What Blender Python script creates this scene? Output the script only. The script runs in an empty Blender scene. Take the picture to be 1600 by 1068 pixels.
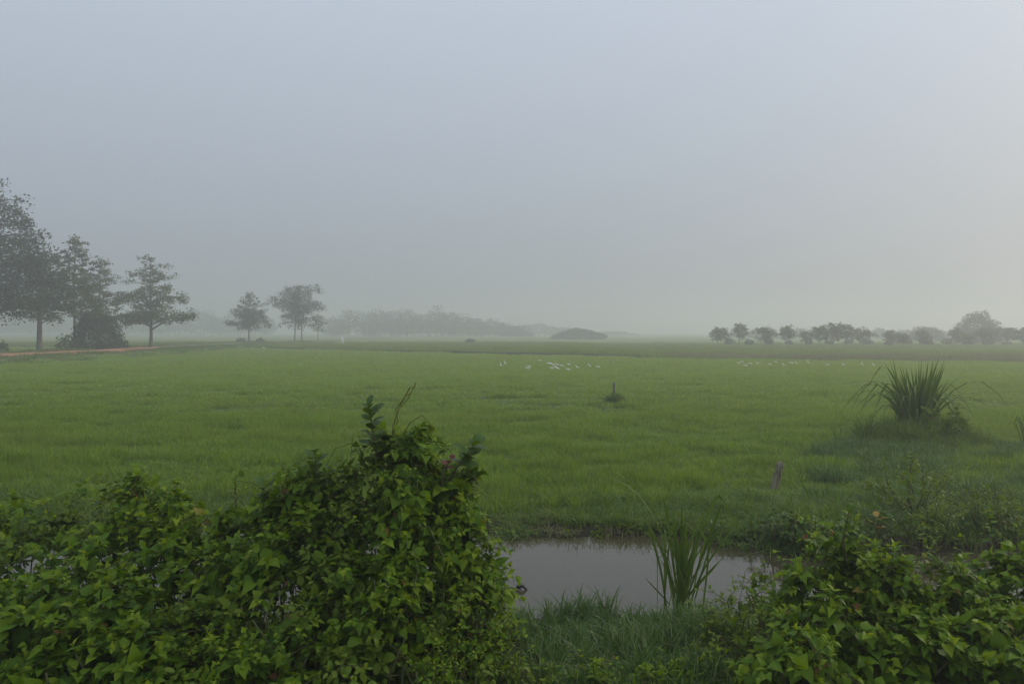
import bpy, math, random
import numpy as np
from mathutils import Vector, Matrix
from mathutils.bvhtree import BVHTree

SC = bpy.context.scene
COL = SC.collection
R = math.radians
rng = np.random.default_rng(7)

# ------------------------------------------------------------------ camera
CZ, FPX, HOR = 3.0, 1244.0, 518.0          # eye height, focal length in photo pixels, horizon row
cam_d = bpy.data.cameras.new('camera')
cam = bpy.data.objects.new('camera', cam_d); COL.objects.link(cam)
cam.location = (0, 0, CZ); cam.rotation_euler = (R(90), 0, 0)
cam_d.sensor_width = 36; cam_d.lens = 36 * FPX / 1600
cam_d.shift_y = -(534 - HOR) / 1600
cam_d.clip_start = 0.05; cam_d.clip_end = 4000
SC.camera = cam

# ------------------------------------------------------------------ sky and sun
SUN_AZ, SUN_EL = 66.0, 25.0                # azimuth right of the view direction, elevation
w = bpy.data.worlds.new('World'); SC.world = w; w.use_nodes = True
nt = w.node_tree; nt.nodes.clear()
wo = nt.nodes.new('ShaderNodeOutputWorld')
bg = nt.nodes.new('ShaderNodeBackground')
sky = nt.nodes.new('ShaderNodeTexSky'); sky.sky_type = 'NISHITA'; sky.sun_disc = False
sky.sun_elevation = R(SUN_EL); sky.sun_rotation = R(SUN_AZ)
sky.air_density = 1.0; sky.dust_density = 6.0; sky.ozone_density = 1.0; sky.altitude = 20
veil = nt.nodes.new('ShaderNodeMix'); veil.data_type = 'RGBA'      # thin even cloud veil over the clear sky, brighter overhead as overcast skies are
veil.inputs[0].default_value = 0.84
tcw = nt.nodes.new('ShaderNodeTexCoord'); sxyz = nt.nodes.new('ShaderNodeSeparateXYZ'); nt.links.new(tcw.outputs['Generated'], sxyz.inputs[0])
mrw = nt.nodes.new('ShaderNodeMapRange'); mrw.inputs[1].default_value = 0; mrw.inputs[2].default_value = 1; mrw.inputs[3].default_value = 0.42; mrw.inputs[4].default_value = 1.26
nt.links.new(sxyz.outputs['Z'], mrw.inputs[0])
vcol = nt.nodes.new('ShaderNodeVectorMath'); vcol.operation = 'SCALE'; vcol.inputs[0].default_value = (7.85, 8.85, 10.3)
nt.links.new(mrw.outputs[0], vcol.inputs['Scale']); nt.links.new(vcol.outputs[0], veil.inputs[7])
nt.links.new(sky.outputs[0], veil.inputs[6])
nt.links.new(veil.outputs[2], bg.inputs[0]); bg.inputs[1].default_value = 0.1
nt.links.new(bg.outputs[0], wo.inputs[0])

sun_d = bpy.data.lights.new('sun', 'SUN'); sun_d.energy = 1.5; sun_d.angle = R(14); sun_d.color = (1.0, 0.90, 0.72)
sun = bpy.data.objects.new('sun', sun_d); COL.objects.link(sun)
sdir = Vector((math.sin(R(SUN_AZ)) * math.cos(R(SUN_EL)), math.cos(R(SUN_AZ)) * math.cos(R(SUN_EL)), math.sin(R(SUN_EL))))
sun.rotation_euler = sdir.to_track_quat('Z', 'Y').to_euler()

vs = SC.view_settings
vs.view_transform = 'Standard'; vs.look = 'None'; vs.exposure = 0.0; vs.gamma = 1.0; vs.use_curve_mapping = False
SC.render.engine = 'CYCLES'
cy = SC.cycles
cy.max_bounces = 6; cy.diffuse_bounces = 3; cy.glossy_bounces = 2; cy.transmission_bounces = 3
cy.volume_bounces = 2; cy.transparent_max_bounces = 4
cy.use_denoising = True; cy.caustics_reflective = False; cy.caustics_refractive = False

# ------------------------------------------------------------------ small helpers
def P(px, py, Y):
    """the point on depth Y that the photograph shows at (px, py)"""
    return np.array([(px - 800) / FPX * Y, Y, CZ - (py - HOR) / FPX * Y])

def unit(v):
    v = np.asarray(v, float); return v / np.maximum(np.linalg.norm(v, axis=-1, keepdims=True), 1e-9)

def smooth(t):
    t = np.clip(t, 0, 1); return t * t * (3 - 2 * t)

def _hash(ix, iy, iz, seed):
    n = (ix * 374761393 + iy * 668265263 + iz * 2147483647 + seed * 1274126177) & 0xffffffff
    n = ((n ^ (n >> 13)) * 1274126177) & 0xffffffff
    return ((n ^ (n >> 16)) & 0xffff) / 65535.0

def noise3(x, y, z, seed=0):
    x, y, z = np.broadcast_arrays(np.asarray(x, float), y, z)
    xi, yi, zi = np.floor(x).astype(np.int64), np.floor(y).astype(np.int64), np.floor(z).astype(np.int64)
    u, v, q = smooth(x - xi), smooth(y - yi), smooth(z - zi)
    r = 0
    for a in (0, 1):
        for b in (0, 1):
            for c in (0, 1):
                r = r + _hash(xi + a, yi + b, zi + c, seed) * (u if a else 1 - u) * (v if b else 1 - v) * (q if c else 1 - q)
    return r

def tag(o, label=None, cat=None, group=None, kind=None):
    if label: o['label'] = label
    if cat: o['category'] = cat
    if group: o['group'] = group
    if kind: o['kind'] = kind
    return o

def empty(name, loc, label, cat, group=None):
    o = bpy.data.objects.new(name, None); COL.objects.link(o)
    o.location = [float(c) for c in loc]; o.empty_display_size = 0.2
    return tag(o, label, cat, group)

def link(name, me, parent=None, kind=None):
    o = bpy.data.objects.new(name, me); COL.objects.link(o)
    if parent is not None: o.parent = parent
    if kind: o['kind'] = kind
    return o

def to_mesh(name, V, F, mat, smooth_shade=True, rnd=None, col=None):
    """V (n,3); F a list of int arrays (m,3) or (m,4)"""
    V = np.asarray(V, np.float32)
    F = [np.asarray(f, np.int32) for f in F if len(f)]
    me = bpy.data.meshes.new(name)
    me.vertices.add(len(V)); me.vertices.foreach_set('co', V.ravel())
    loops = np.concatenate([f.ravel() for f in F])
    sizes = np.concatenate([np.full(len(f), f.shape[1], np.int32) for f in F])
    starts = np.concatenate([[0], np.cumsum(sizes)[:-1]]).astype(np.int32)
    me.loops.add(len(loops)); me.loops.foreach_set('vertex_index', loops)
    me.polygons.add(len(sizes)); me.polygons.foreach_set('loop_start', starts)
    if smooth_shade: me.polygons.foreach_set('use_smooth', np.ones(len(sizes), bool))
    if rnd is not None:
        a = me.attributes.new('rnd', 'FLOAT', 'POINT'); a.data.foreach_set('value', np.asarray(rnd, np.float32))
    if col is not None:
        a = me.attributes.new('tint', 'FLOAT_COLOR', 'POINT'); a.data.foreach_set('color', np.asarray(col, np.float32).ravel())
    me.update(calc_edges=True); me.validate()
    if mat is not None: me.materials.append(mat)
    return me

class MB:
    """collects pieces of one mesh"""
    def __init__(s): s.V = []; s.Q = []; s.T = []; s.r = []; s.n = 0
    def add(s, V, Q=None, T=None, rnd=0.0):
        V = np.asarray(V, float)
        if Q is not None and len(Q): s.Q.append(np.asarray(Q) + s.n)
        if T is not None and len(T): s.T.append(np.asarray(T) + s.n)
        s.V.append(V); s.r.append(np.broadcast_to(rnd, (len(V),)) if np.ndim(rnd) == 0 else rnd); s.n += len(V)
    def tube(s, pts, rad, k=6, rnd=0.0, cap=True):
        pts = np.asarray(pts, float); n = len(pts); rad = np.broadcast_to(rad, (n,))
        t = unit(np.gradient(pts, axis=0)) if n > 2 else np.repeat(unit(pts[1:] - pts[:1]), n, 0)
        ref = np.array([0.31, 0.95, 0.05]) if abs(t[0][2]) > 0.7 else np.array([0, 0, 1.0])
        a = unit(np.cross(t, ref)); b = np.cross(t, a)
        ang = np.linspace(0, 2 * np.pi, k, endpoint=False)
        V = pts[:, None] + rad[:, None, None] * (a[:, None] * np.cos(ang)[None, :, None] + b[:, None] * np.sin(ang)[None, :, None])
        V = V.reshape(-1, 3); Q = []
        for i in range(n - 1):
            for j in range(k):
                Q.append((i * k + j, i * k + (j + 1) % k, (i + 1) * k + (j + 1) % k, (i + 1) * k + j))
        T = []
        if cap:
            V = np.vstack([V, pts[0], pts[-1]]); c0, c1 = n * k, n * k + 1
            for j in range(k):
                T.append((c0, (j + 1) % k, j)); T.append((c1, (n - 1) * k + j, (n - 1) * k + (j + 1) % k))
        s.add(V, Q, T, rnd)
    def strip(s, pts, side, width, fold=0.15, rnd=0.0):
        """a long leaf blade with a keel: three vertices a row"""
        pts = np.asarray(pts, float); n = len(pts); side = np.broadcast_to(unit(side), (n, 3)); width = np.broadcast_to(width, (n,))
        t = unit(np.gradient(pts, axis=0)); nn = unit(np.cross(side, t))
        L = pts - side * width[:, None] / 2 + nn * (width * fold)[:, None]; Rr = pts + side * width[:, None] / 2 + nn * (width * fold)[:, None]
        V = np.stack([L, pts, Rr], 1).reshape(-1, 3); Q = []
        for i in range(n - 1):
            for j in (0, 1): Q.append((i * 3 + j, i * 3 + j + 1, i * 3 + j + 4, i * 3 + j + 3))
        s.add(V, Q, None, rnd)
    def mesh(s, name, mat, smooth_shade=True):
        F = []
        if s.Q: F.append(np.concatenate(s.Q))
        if s.T: F.append(np.concatenate(s.T))
        return to_mesh(name, np.concatenate(s.V), F, mat, smooth_shade, np.concatenate(s.r))
    def build(s, name, mat, parent=None, smooth_shade=True, kind=None):
        V = np.concatenate(s.V)
        if parent is not None: V = V - np.array(parent.location)
        s.V = [V]
        return link(name, s.mesh(name, mat, smooth_shade), parent, kind)

# ------------------------------------------------------------------ materials
def N(nt, typ, **kw):
    n = nt.nodes.new(typ)
    for k, v in kw.items(): setattr(n, k, v)
    return n

def plant_mat(name, cols, rough=0.5, trans=0.3, field=None, spec=0.35, per='Color', drift=None):
    """cols: list of (position, rgb) looked up by a per-leaf random number; field: (scale, rgb, amount) slow drift over the ground"""
    m = bpy.data.materials.new(name); m.use_nodes = True; nt = m.node_tree; nt.nodes.clear()
    out = N(nt, 'ShaderNodeOutputMaterial')
    at = N(nt, 'ShaderNodeAttribute', attribute_name='rnd'); oi = N(nt, 'ShaderNodeObjectInfo')
    ad = N(nt, 'ShaderNodeMath', operation='ADD'); fr = N(nt, 'ShaderNodeMath', operation='FRACT')
    nt.links.new(at.outputs['Fac'], ad.inputs[0]); nt.links.new(oi.outputs[per], ad.inputs[1]); nt.links.new(ad.outputs[0], fr.inputs[0])
    cr = N(nt, 'ShaderNodeValToRGB'); e = cr.color_ramp.elements
    while len(e) < len(cols): e.new(0.5)
    for el, (p, c) in zip(e, cols): el.position = p; el.color = (*c, 1)
    nt.links.new(fr.outputs[0], cr.inputs[0]); colour = cr.outputs[0]
    geo = N(nt, 'ShaderNodeNewGeometry')
    if field:
        for sc, rgb, amt, sy in field:
            mp = N(nt, 'ShaderNodeVectorMath', operation='MULTIPLY'); mp.inputs[1].default_value = (sc, sc * sy, sc)
            nt.links.new(geo.outputs['Position'], mp.inputs[0])
            nz = N(nt, 'ShaderNodeTexNoise'); nz.inputs['Scale'].default_value = 1; nz.inputs['Detail'].default_value = 3
            nt.links.new(mp.outputs[0], nz.inputs['Vector'])
            rm = N(nt, 'ShaderNodeMapRange'); rm.inputs[1].default_value = 0.42; rm.inputs[2].default_value = 0.68; rm.inputs[4].default_value = amt
            nt.links.new(nz.outputs['Fac'], rm.inputs[0])
            mx = N(nt, 'ShaderNodeMix', data_type='RGBA'); nt.links.new(rm.outputs[0], mx.inputs[0]); nt.links.new(colour, mx.inputs[6]); mx.inputs[7].default_value = (*rgb, 1)
            colour = mx.outputs[2]
    if drift:                                              # paler with distance: light on blade tips seen at grazing angle, put into the colour
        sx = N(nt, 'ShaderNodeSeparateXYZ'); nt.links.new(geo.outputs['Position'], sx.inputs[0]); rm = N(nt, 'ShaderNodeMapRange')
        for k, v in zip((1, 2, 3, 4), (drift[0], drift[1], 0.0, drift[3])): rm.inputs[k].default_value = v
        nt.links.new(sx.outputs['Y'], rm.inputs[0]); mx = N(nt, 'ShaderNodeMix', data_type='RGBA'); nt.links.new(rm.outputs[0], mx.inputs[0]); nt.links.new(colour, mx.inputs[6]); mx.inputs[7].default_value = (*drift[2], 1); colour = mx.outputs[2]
    bs = N(nt, 'ShaderNodeBsdfPrincipled'); bs.inputs['Roughness'].default_value = rough; bs.inputs['Specular IOR Level'].default_value = spec
    nt.links.new(colour, bs.inputs['Base Color'])
    if trans > 0:
        tr = N(nt, 'ShaderNodeBsdfTranslucent'); hs = N(nt, 'ShaderNodeHueSaturation'); hs.inputs['Hue'].default_value = 0.485; hs.inputs['Saturation'].default_value = 1.1; hs.inputs['Value'].default_value = 1.35
        nt.links.new(colour, hs.inputs['Color']); nt.links.new(hs.outputs[0], tr.inputs[0])
        ms = N(nt, 'ShaderNodeMixShader'); ms.inputs[0].default_value = trans
        nt.links.new(bs.outputs[0], ms.inputs[1]); nt.links.new(tr.outputs[0], ms.inputs[2]); nt.links.new(ms.outputs[0], out.inputs[0])
    else: nt.links.new(bs.outputs[0], out.inputs[0])
    return m

def wood_mat(name, c1, c2, scale=8, stretch=0.15, rough=0.85):
    m = bpy.data.materials.new(name); m.use_nodes = True; nt = m.node_tree; bs = nt.nodes['Principled BSDF']
    tc = N(nt, 'ShaderNodeTexCoord'); mp = N(nt, 'ShaderNodeMapping'); mp.inputs['Scale'].default_value = (scale, scale, scale * stretch)
    nz = N(nt, 'ShaderNodeTexNoise'); nz.inputs['Scale'].default_value = 1.0; nz.inputs['Detail'].default_value = 5
    cr = N(nt, 'ShaderNodeValToRGB'); cr.color_ramp.elements[0].position = 0.35; cr.color_ramp.elements[1].position = 0.7
    cr.color_ramp.elements[0].color = (*c1, 1); cr.color_ramp.elements[1].color = (*c2, 1)
    bp = N(nt, 'ShaderNodeBump'); bp.inputs['Strength'].default_value = 0.5; bp.inputs['Distance'].default_value = 0.02
    nt.links.new(tc.outputs['Object'], mp.inputs[0]); nt.links.new(mp.outputs[0], nz.inputs['Vector']); nt.links.new(nz.outputs['Fac'], cr.inputs[0])
    nt.links.new(cr.outputs[0], bs.inputs['Base Color']); nt.links.new(nz.outputs['Fac'], bp.inputs['Height']); nt.links.new(bp.outputs[0], bs.inputs['Normal'])
    bs.inputs['Roughness'].default_value = rough; bs.inputs['Specular IOR Level'].default_value = 0.2
    return m

def flat_mat(name, c, rough=0.6):
    m = bpy.data.materials.new(name); m.use_nodes = True; nt = m.node_tree; bs = nt.nodes['Principled BSDF']
    nz = N(nt, 'ShaderNodeTexNoise'); nz.inputs['Scale'].default_value = 14; nz.inputs['Detail'].default_value = 3
    mx = N(nt, 'ShaderNodeMix', data_type='RGBA'); mx.inputs[6].default_value = (*[k * 0.85 for k in c], 1); mx.inputs[7].default_value = (*[min(k * 1.1, 1) for k in c], 1)
    nt.links.new(nz.outputs['Fac'], mx.inputs[0]); nt.links.new(mx.outputs[2], bs.inputs['Base Color'])
    bs.inputs['Roughness'].default_value = rough; return m

def ground_mat():
    m = bpy.data.materials.new('ground_soil'); m.use_nodes = True; nt = m.node_tree; bs = nt.nodes['Principled BSDF']
    at = N(nt, 'ShaderNodeAttribute', attribute_name='tint'); geo = N(nt, 'ShaderNodeNewGeometry')
    nz = N(nt, 'ShaderNodeTexNoise'); nz.inputs['Scale'].default_value = 5; nz.inputs['Detail'].default_value = 8; nz.inputs['Roughness'].default_value = 0.7
    nt.links.new(geo.outputs['Position'], nz.inputs['Vector'])
    rm = N(nt, 'ShaderNodeMapRange'); rm.inputs[1].default_value = 0.3; rm.inputs[2].default_value = 0.7; rm.inputs[3].default_value = 0.6; rm.inputs[4].default_value = 1.35
    nt.links.new(nz.outputs['Fac'], rm.inputs[0])
    mu = N(nt, 'ShaderNodeVectorMath', operation='MULTIPLY'); nt.links.new(at.outputs['Color'], mu.inputs[0]); nt.links.new(rm.outputs[0], mu.inputs[1])
    nt.links.new(mu.outputs[0], bs.inputs['Base Color'])
    bp = N(nt, 'ShaderNodeBump'); bp.inputs['Strength'].default_value = 0.6; bp.inputs['Distance'].default_value = 0.05
    nt.links.new(nz.outputs['Fac'], bp.inputs['Height']); nt.links.new(bp.outputs[0], bs.inputs['Normal'])
    bs.inputs['Roughness'].default_value = 0.9; bs.inputs['Specular IOR Level'].default_value = 0.15
    return m

M = {}
FIELD = [(0.11, (0.200, 0.255, 0.040), 0.5, 1.6), (0.6, (0.080, 0.135, 0.018), 0.55, 2.4)]
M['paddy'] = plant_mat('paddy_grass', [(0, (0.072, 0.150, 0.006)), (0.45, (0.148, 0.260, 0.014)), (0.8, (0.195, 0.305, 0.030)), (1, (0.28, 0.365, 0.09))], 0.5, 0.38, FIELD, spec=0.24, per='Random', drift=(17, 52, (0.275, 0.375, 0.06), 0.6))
M['far_crop'] = plant_mat('far_crop_grass', [(0, (0.14, 0.20, 0.022)), (1, (0.20, 0.255, 0.045))], 0.6, 0.3, FIELD[:1], spec=0.25, per='Random')
M['dry'] = plant_mat('dry_grass', [(0, (0.16, 0.16, 0.075)), (0.4, (0.23, 0.20, 0.11)), (0.7, (0.15, 0.19, 0.055)), (1, (0.28, 0.235, 0.14))], 0.7, 0.3, [(0.3, (0.17, 0.21, 0.06), 0.7, 1.0)], spec=0.15, per='Random')
M['bank_grass'] = plant_mat('bank_grass', [(0, (0.055, 0.115, 0.010)), (0.6, (0.100, 0.180, 0.022)), (1, (0.20, 0.26, 0.08))], 0.5, 0.35, spec=0.2, per='Random')
M['blue_grass'] = plant_mat('blue_grass', [(0, (0.040, 0.095, 0.014)), (0.6, (0.080, 0.150, 0.034)), (0.9, (0.14, 0.21, 0.07)), (1, (0.26, 0.33, 0.16))], 0.45, 0.35, spec=0.3, per='Random')
M['vine'] = plant_mat('vine_leaf', [(0, (0.042, 0.098, 0.004)), (0.35, (0.084, 0.162, 0.005)), (0.75, (0.138, 0.226, 0.007)), (0.975, (0.230, 0.305, 0.016)), (0.985, (0.23, 0.19, 0.03)), (1, (0.16, 0.07, 0.025))], 0.5, 0.38, spec=0.16)
M['weed'] = plant_mat('weed_leaf', [(0, (0.070, 0.125, 0.008)), (0.5, (0.105, 0.170, 0.011)), (0.96, (0.15, 0.210, 0.02)), (0.975, (0.15, 0.11, 0.03)), (1, (0.11, 0.055, 0.025))], 0.5, 0.35, spec=0.16)
M['thick_leaf'] = plant_mat('thick_leaf', [(0, (0.042, 0.092, 0.010)), (0.7, (0.066, 0.124, 0.014)), (1, (0.11, 0.175, 0.02))], 0.45, 0.25, spec=0.2)
M['red_leaf'] = plant_mat('red_leaf', [(0, (0.13, 0.03, 0.02)), (1, (0.17, 0.05, 0.03))], 0.45, 0.25)
M['yellow_leaf'] = plant_mat('yellow_leaf', [(0, (0.33, 0.22, 0.03)), (1, (0.36, 0.17, 0.03))], 0.45, 0.25)
M['reed'] = plant_mat('reed_blade', [(0, (0.060, 0.115, 0.014)), (0.6, (0.085, 0.150, 0.020)), (1, (0.12, 0.185, 0.035))], 0.5, 0.3, spec=0.2)
M['young'] = plant_mat('young_tree_leaf', [(0, (0.075, 0.095, 0.035)), (0.7, (0.115, 0.135, 0.05)), (1, (0.17, 0.185, 0.07))], 0.6, 0.3, spec=0.15)
M['teak'] = plant_mat('big_tree_leaf', [(0, (0.038, 0.058, 0.010)), (0.6, (0.065, 0.092, 0.014)), (1, (0.145, 0.165, 0.028))], 0.6, 0.32, spec=0.1)
M['dark_tree'] = plant_mat('dark_tree_leaf', [(0, (0.018, 0.034, 0.009)), (0.7, (0.032, 0.054, 0.013)), (1, (0.065, 0.092, 0.022))], 0.6, 0.28, spec=0.1)
M['bark'] = wood_mat('bark', (0.10, 0.085, 0.07), (0.26, 0.23, 0.19), 3.0)
M['stem'] = wood_mat('green_stem', (0.06, 0.075, 0.025), (0.11, 0.10, 0.045), 30)
M['tendril'] = wood_mat('vine_tip', (0.12, 0.16, 0.02), (0.20, 0.20, 0.04), 20)
M['post'] = wood_mat('weathered_post', (0.085, 0.078, 0.045), (0.25, 0.235, 0.15), 26, 0.12)
M['white'] = flat_mat('white_feather', (0.82, 0.81, 0.74))
M['whitewash'] = flat_mat('white_paint', (0.78, 0.78, 0.76))
M['beak'] = flat_mat('yellow_beak', (0.65, 0.42, 0.06))
M['leg'] = flat_mat('dark_leg', (0.03, 0.03, 0.028))
M['ground'] = ground_mat()

# ------------------------------------------------------------------ terrain
def chan(x): return -0.0 + 0.22 * np.sin(x * 0.55 + 0.6) + 0.12 * np.sin(x * 1.7) + 0.05 * np.sin(x * 4.1 + 1) + 0.3 * (noise3(np.asarray(x, float) * 2.3, 0.5, 0, 71) - 0.5) + 0.16 * (noise3(np.asarray(x, float) * 6, 0.5, 0, 72) - 0.5)
BX = [-700, -75, -60, -43, 14, 20, 55, 120, 700]; BY = [150, 150, 150, 138, 91, 83, 76, 72, 72]
def bound(x): return np.interp(x, BX, BY) + 0.5 * np.sin(x * 0.35) + 0.3 * np.sin(x * 0.9)
RY = [-60, 20, 60, 84, 103, 125, 160, 210, 320]; RX = [-66, -60, -54, -53, -53, -56, -57, -56, -50]
def roadx(y): return np.interp(y, RY, RX)

def H(x, y):
    x = np.asarray(x, float); y = np.asarray(y, float)
    yn = y + 0.5 * chan(x + 3); yf = y + chan(x) + (0.95 * smooth((x - 2.2) / 1.6) + 0.35 * smooth((x - 4) / 1.5))
    near = np.interp(yn, [-80, 3, 4, 5, 6, 7, 8, 8.6, 8.95, 9.6, 10.8], [0.6, 0.55, 0.5, 0.36, 0.12, -0.01, -0.06, -0.09, -0.16, -0.5, -0.7])
    far = np.interp(yf, [10.8, 11.8, 12.3, 12.6, 13.1, 13.9, 15.2], [-0.7, -0.45, -0.15, -0.07, -0.04, -0.01, 0.0])
    z = np.where(y < 10.8, near, far)
    z = z + (noise3(x * 0.9, y * 0.9, 0, 3) - 0.5) * 0.10 * smooth((y - 12.4) / 2) + (noise3(x * 0.12, y * 0.12, 0, 5) - 0.5) * 0.12 * smooth((y - 15) / 8)
    z = z + (noise3(x * 2.2, y * 2.2, 0, 4) - 0.5) * 0.08 * smooth((9.6 - y) / 1.5)
    d = y - bound(x)
    z = z + (0.34 - 0.2 * smooth((x - 14) / 5)) * smooth((d + 0.2) / (0.7 + 1.5 * smooth((x - 14) / 5)))
    z = z + 0.0 * smooth((x - 18) / 3) * smooth((d + 0.2) / 1.2) * (1 - smooth((d - 9) / 9))
    dr = np.abs(x - roadx(y))
    z = np.maximum(z, np.where(y > 15, (0.52 + (noise3(x * 0.6, y * 0.6, 0, 9) - 0.5) * 0.14) * (1 - smooth((dr - 6.5) / 3.0)), -9))
    return z

def lines(parts):
    v = []
    for a, b, n in parts: v.append(np.linspace(a, b, n, endpoint=False))
    return np.unique(np.concatenate(v + [[parts[-1][1]]]))
gx = lines([(-1000, -110, 30), (-110, -70, 40), (-70, -40, 60), (-40, -12, 40), (-12, 12, 110), (12, 60, 60), (60, 110, 34), (110, 1000, 30)])
gy = lines([(-60, 3, 12), (3, 16, 110), (16, 40, 48), (40, 70, 40), (70, 150, 140), (150, 240, 50), (240, 1500, 50)])
GX, GY = np.meshgrid(gx, gy); GZ = H(GX, GY)
gv = np.stack([GX, GY, GZ], -1).reshape(-1, 3)
ny, nx = GX.shape; ii = np.arange(nx * (ny - 1)).reshape(ny - 1, nx)[:, :-1].ravel()
gq = np.stack([ii, ii + 1, ii + nx + 1, ii + nx], -1)
c = np.empty((len(gv), 4)); c[:, 3] = 1
X_, Y_, Z_ = gv.T
c[:, :3] = (0.060, 0.098, 0.022)

def paint(mask, rgb):
    mask = np.clip(mask, 0, 1)[:, None]; c[:, :3] = c[:, :3] * (1 - mask) + np.array(rgb) * mask
d_ = Y_ - bound(X_)
paint(smooth((Y_ - 28) / 20), (0.105, 0.165, 0.026))  # ground lightened from mid-field on, painting in the brighter light on the grass there
paint(smooth((Y_ - 100) / 80), (0.135, 0.190, 0.034))
paint(smooth((d_ + 0.6) / 0.4) * (1 - smooth((d_ - 0.6) / 0.4)) * (1 - smooth((X_ - 14) / 4)), (0.045, 0.045, 0.028))          # earth face of the bund
paint(smooth((X_ - 17) / 4) * smooth((d_ + 0.3) / 0.6) * (1 - smooth((d_ - 14) / 8)) * 0.8, (0.17, 0.16, 0.085))
paint(np.where(Y_ > 15, 1 - smooth((np.abs(X_ - roadx(Y_)) - 5.5) / 4), 0) * 0.6, (0.13, 0.105, 0.05))
paint(1 - smooth((Y_ + chan(X_) + (0.95 * smooth((X_ - 2.2) / 1.6) + 0.35 * smooth((X_ - 4) / 1.5)) - 13.0) / 0.9), (0.026, 0.021, 0.013))
ground = tag(link('ground', to_mesh('ground', gv, [gq], M['ground'], True, None, c)), kind='structure')

# dirt road: a cambered strip with worn edges
def dirt_mat():
    m = bpy.data.materials.new('red_dirt'); m.use_nodes = True; nt = m.node_tree; bs = nt.nodes['Principled BSDF']
    geo = N(nt, 'ShaderNodeNewGeometry'); nz = N(nt, 'ShaderNodeTexNoise'); nz.inputs['Scale'].default_value = 0.8; nz.inputs['Detail'].default_value = 8
    nt.links.new(geo.outputs['Position'], nz.inputs['Vector']); cr = N(nt, 'ShaderNodeValToRGB')
    cr.color_ramp.elements[0].color = (0.30, 0.10, 0.04, 1); cr.color_ramp.elements[1].color = (0.48, 0.21, 0.10, 1)
    cr.color_ramp.elements[0].position = 0.3; cr.color_ramp.elements[1].position = 0.75
    nt.links.new(nz.outputs['Fac'], cr.inputs[0]); nt.links.new(cr.outputs[0], bs.inputs['Base Color']); bs.inputs['Roughness'].default_value = 0.95
    return m
mb = MB(); ys = np.linspace(-20, 128, 75); V = []; Q = []
for i, y in enumerate(ys):
    hw = 3.9 - 2.6 * smooth((y - 100) / 26); cxr = float(roadx(y))
    for k, u in enumerate(np.linspace(-1, 1, 7)):
        x = cxr + u * (hw + (0.5 * (noise3(y * 0.35, u * 3, 0, 11) - 0.5) if abs(u) == 1 else 0))
        V.append((x, y, float(H(x, y)) + 0.05 + 0.05 * (1 - u * u) - (0.07 if abs(u) == 1 else 0)))
    if i:
        for k in range(6): a = (i - 1) * 7 + k; Q.append((a, a + 1, a + 8, a + 7))
mb.add(V, Q); tag(mb.build('dirt_road', dirt_mat()), kind='structure')

# water in the ditch
def water_mat():
    m = bpy.data.materials.new('muddy_water'); m.use_nodes = True; nt = m.node_tree; bs = nt.nodes['Principled BSDF']
    bs.inputs['Base Color'].default_value = (0.055, 0.047, 0.026, 1); bs.inputs['Specular IOR Level'].default_value = 0.42; bs.inputs['Roughness'].default_value = 0.05; bs.inputs['IOR'].default_value = 1.33
    geo = N(nt, 'ShaderNodeNewGeometry'); mp = N(nt, 'ShaderNodeMapping'); mp.inputs['Scale'].default_value = (1.2, 5, 1)
    nz = N(nt, 'ShaderNodeTexNoise'); nz.inputs['Scale'].default_value = 1.6; nz.inputs['Detail'].default_value = 2
    bp = N(nt, 'ShaderNodeBump'); bp.inputs['Strength'].default_value = 0.06; bp.inputs['Distance'].default_value = 0.03
    nt.links.new(geo.outputs['Position'], mp.inputs[0]); nt.links.new(mp.outputs[0], nz.inputs['Vector']); nt.links.new(nz.outputs['Fac'], bp.inputs['Height']); nt.links.new(bp.outputs[0], bs.inputs['Normal'])
    return m
WZ = -0.125
wx = np.linspace(-60, 60, 61); V = [(x, y, WZ) for y in (8.2, 10.8, 13.4) for x in wx]
Q = [(r * 61 + k, r * 61 + k + 1, (r + 1) * 61 + k + 1, (r + 1) * 61 + k) for r in (0, 1) for k in range(60)]
mb = MB(); mb.add(V, Q); tag(mb.build('ditch_water', water_mat()), kind='structure')

# haze: the foggy morning air over the whole place
def haze():
    m = bpy.data.materials.new('morning_haze'); m.use_nodes = True; nt = m.node_tree; nt.nodes.clear()
    o = N(nt, 'ShaderNodeOutputMaterial'); pv = N(nt, 'ShaderNodeVolumePrincipled')
    pv.inputs['Color'].default_value = (0.835, 0.845, 0.85, 1); pv.inputs['Density'].default_value = 0.0033; pv.inputs['Anisotropy'].default_value = 0.5
    nt.links.new(pv.outputs[0], o.inputs['Volume'])
    x0, x1, y0, y1, z0, z1 = -1020, 1020, -80, 1520, -2.2, 27
    V = [(x, y, z) for z in (z0, z1) for y in (y0, y1) for x in (x0, x1)]
    Q = [(0, 2, 3, 1), (4, 5, 7, 6), (0, 1, 5, 4), (2, 6, 7, 3), (0, 4, 6, 2), (1, 3, 7, 5)]
    b = MB(); b.add(V, Q); tag(b.build('haze', m, None, False), 'pale morning fog lying over the fields', None, None, 'stuff')
haze()

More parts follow.
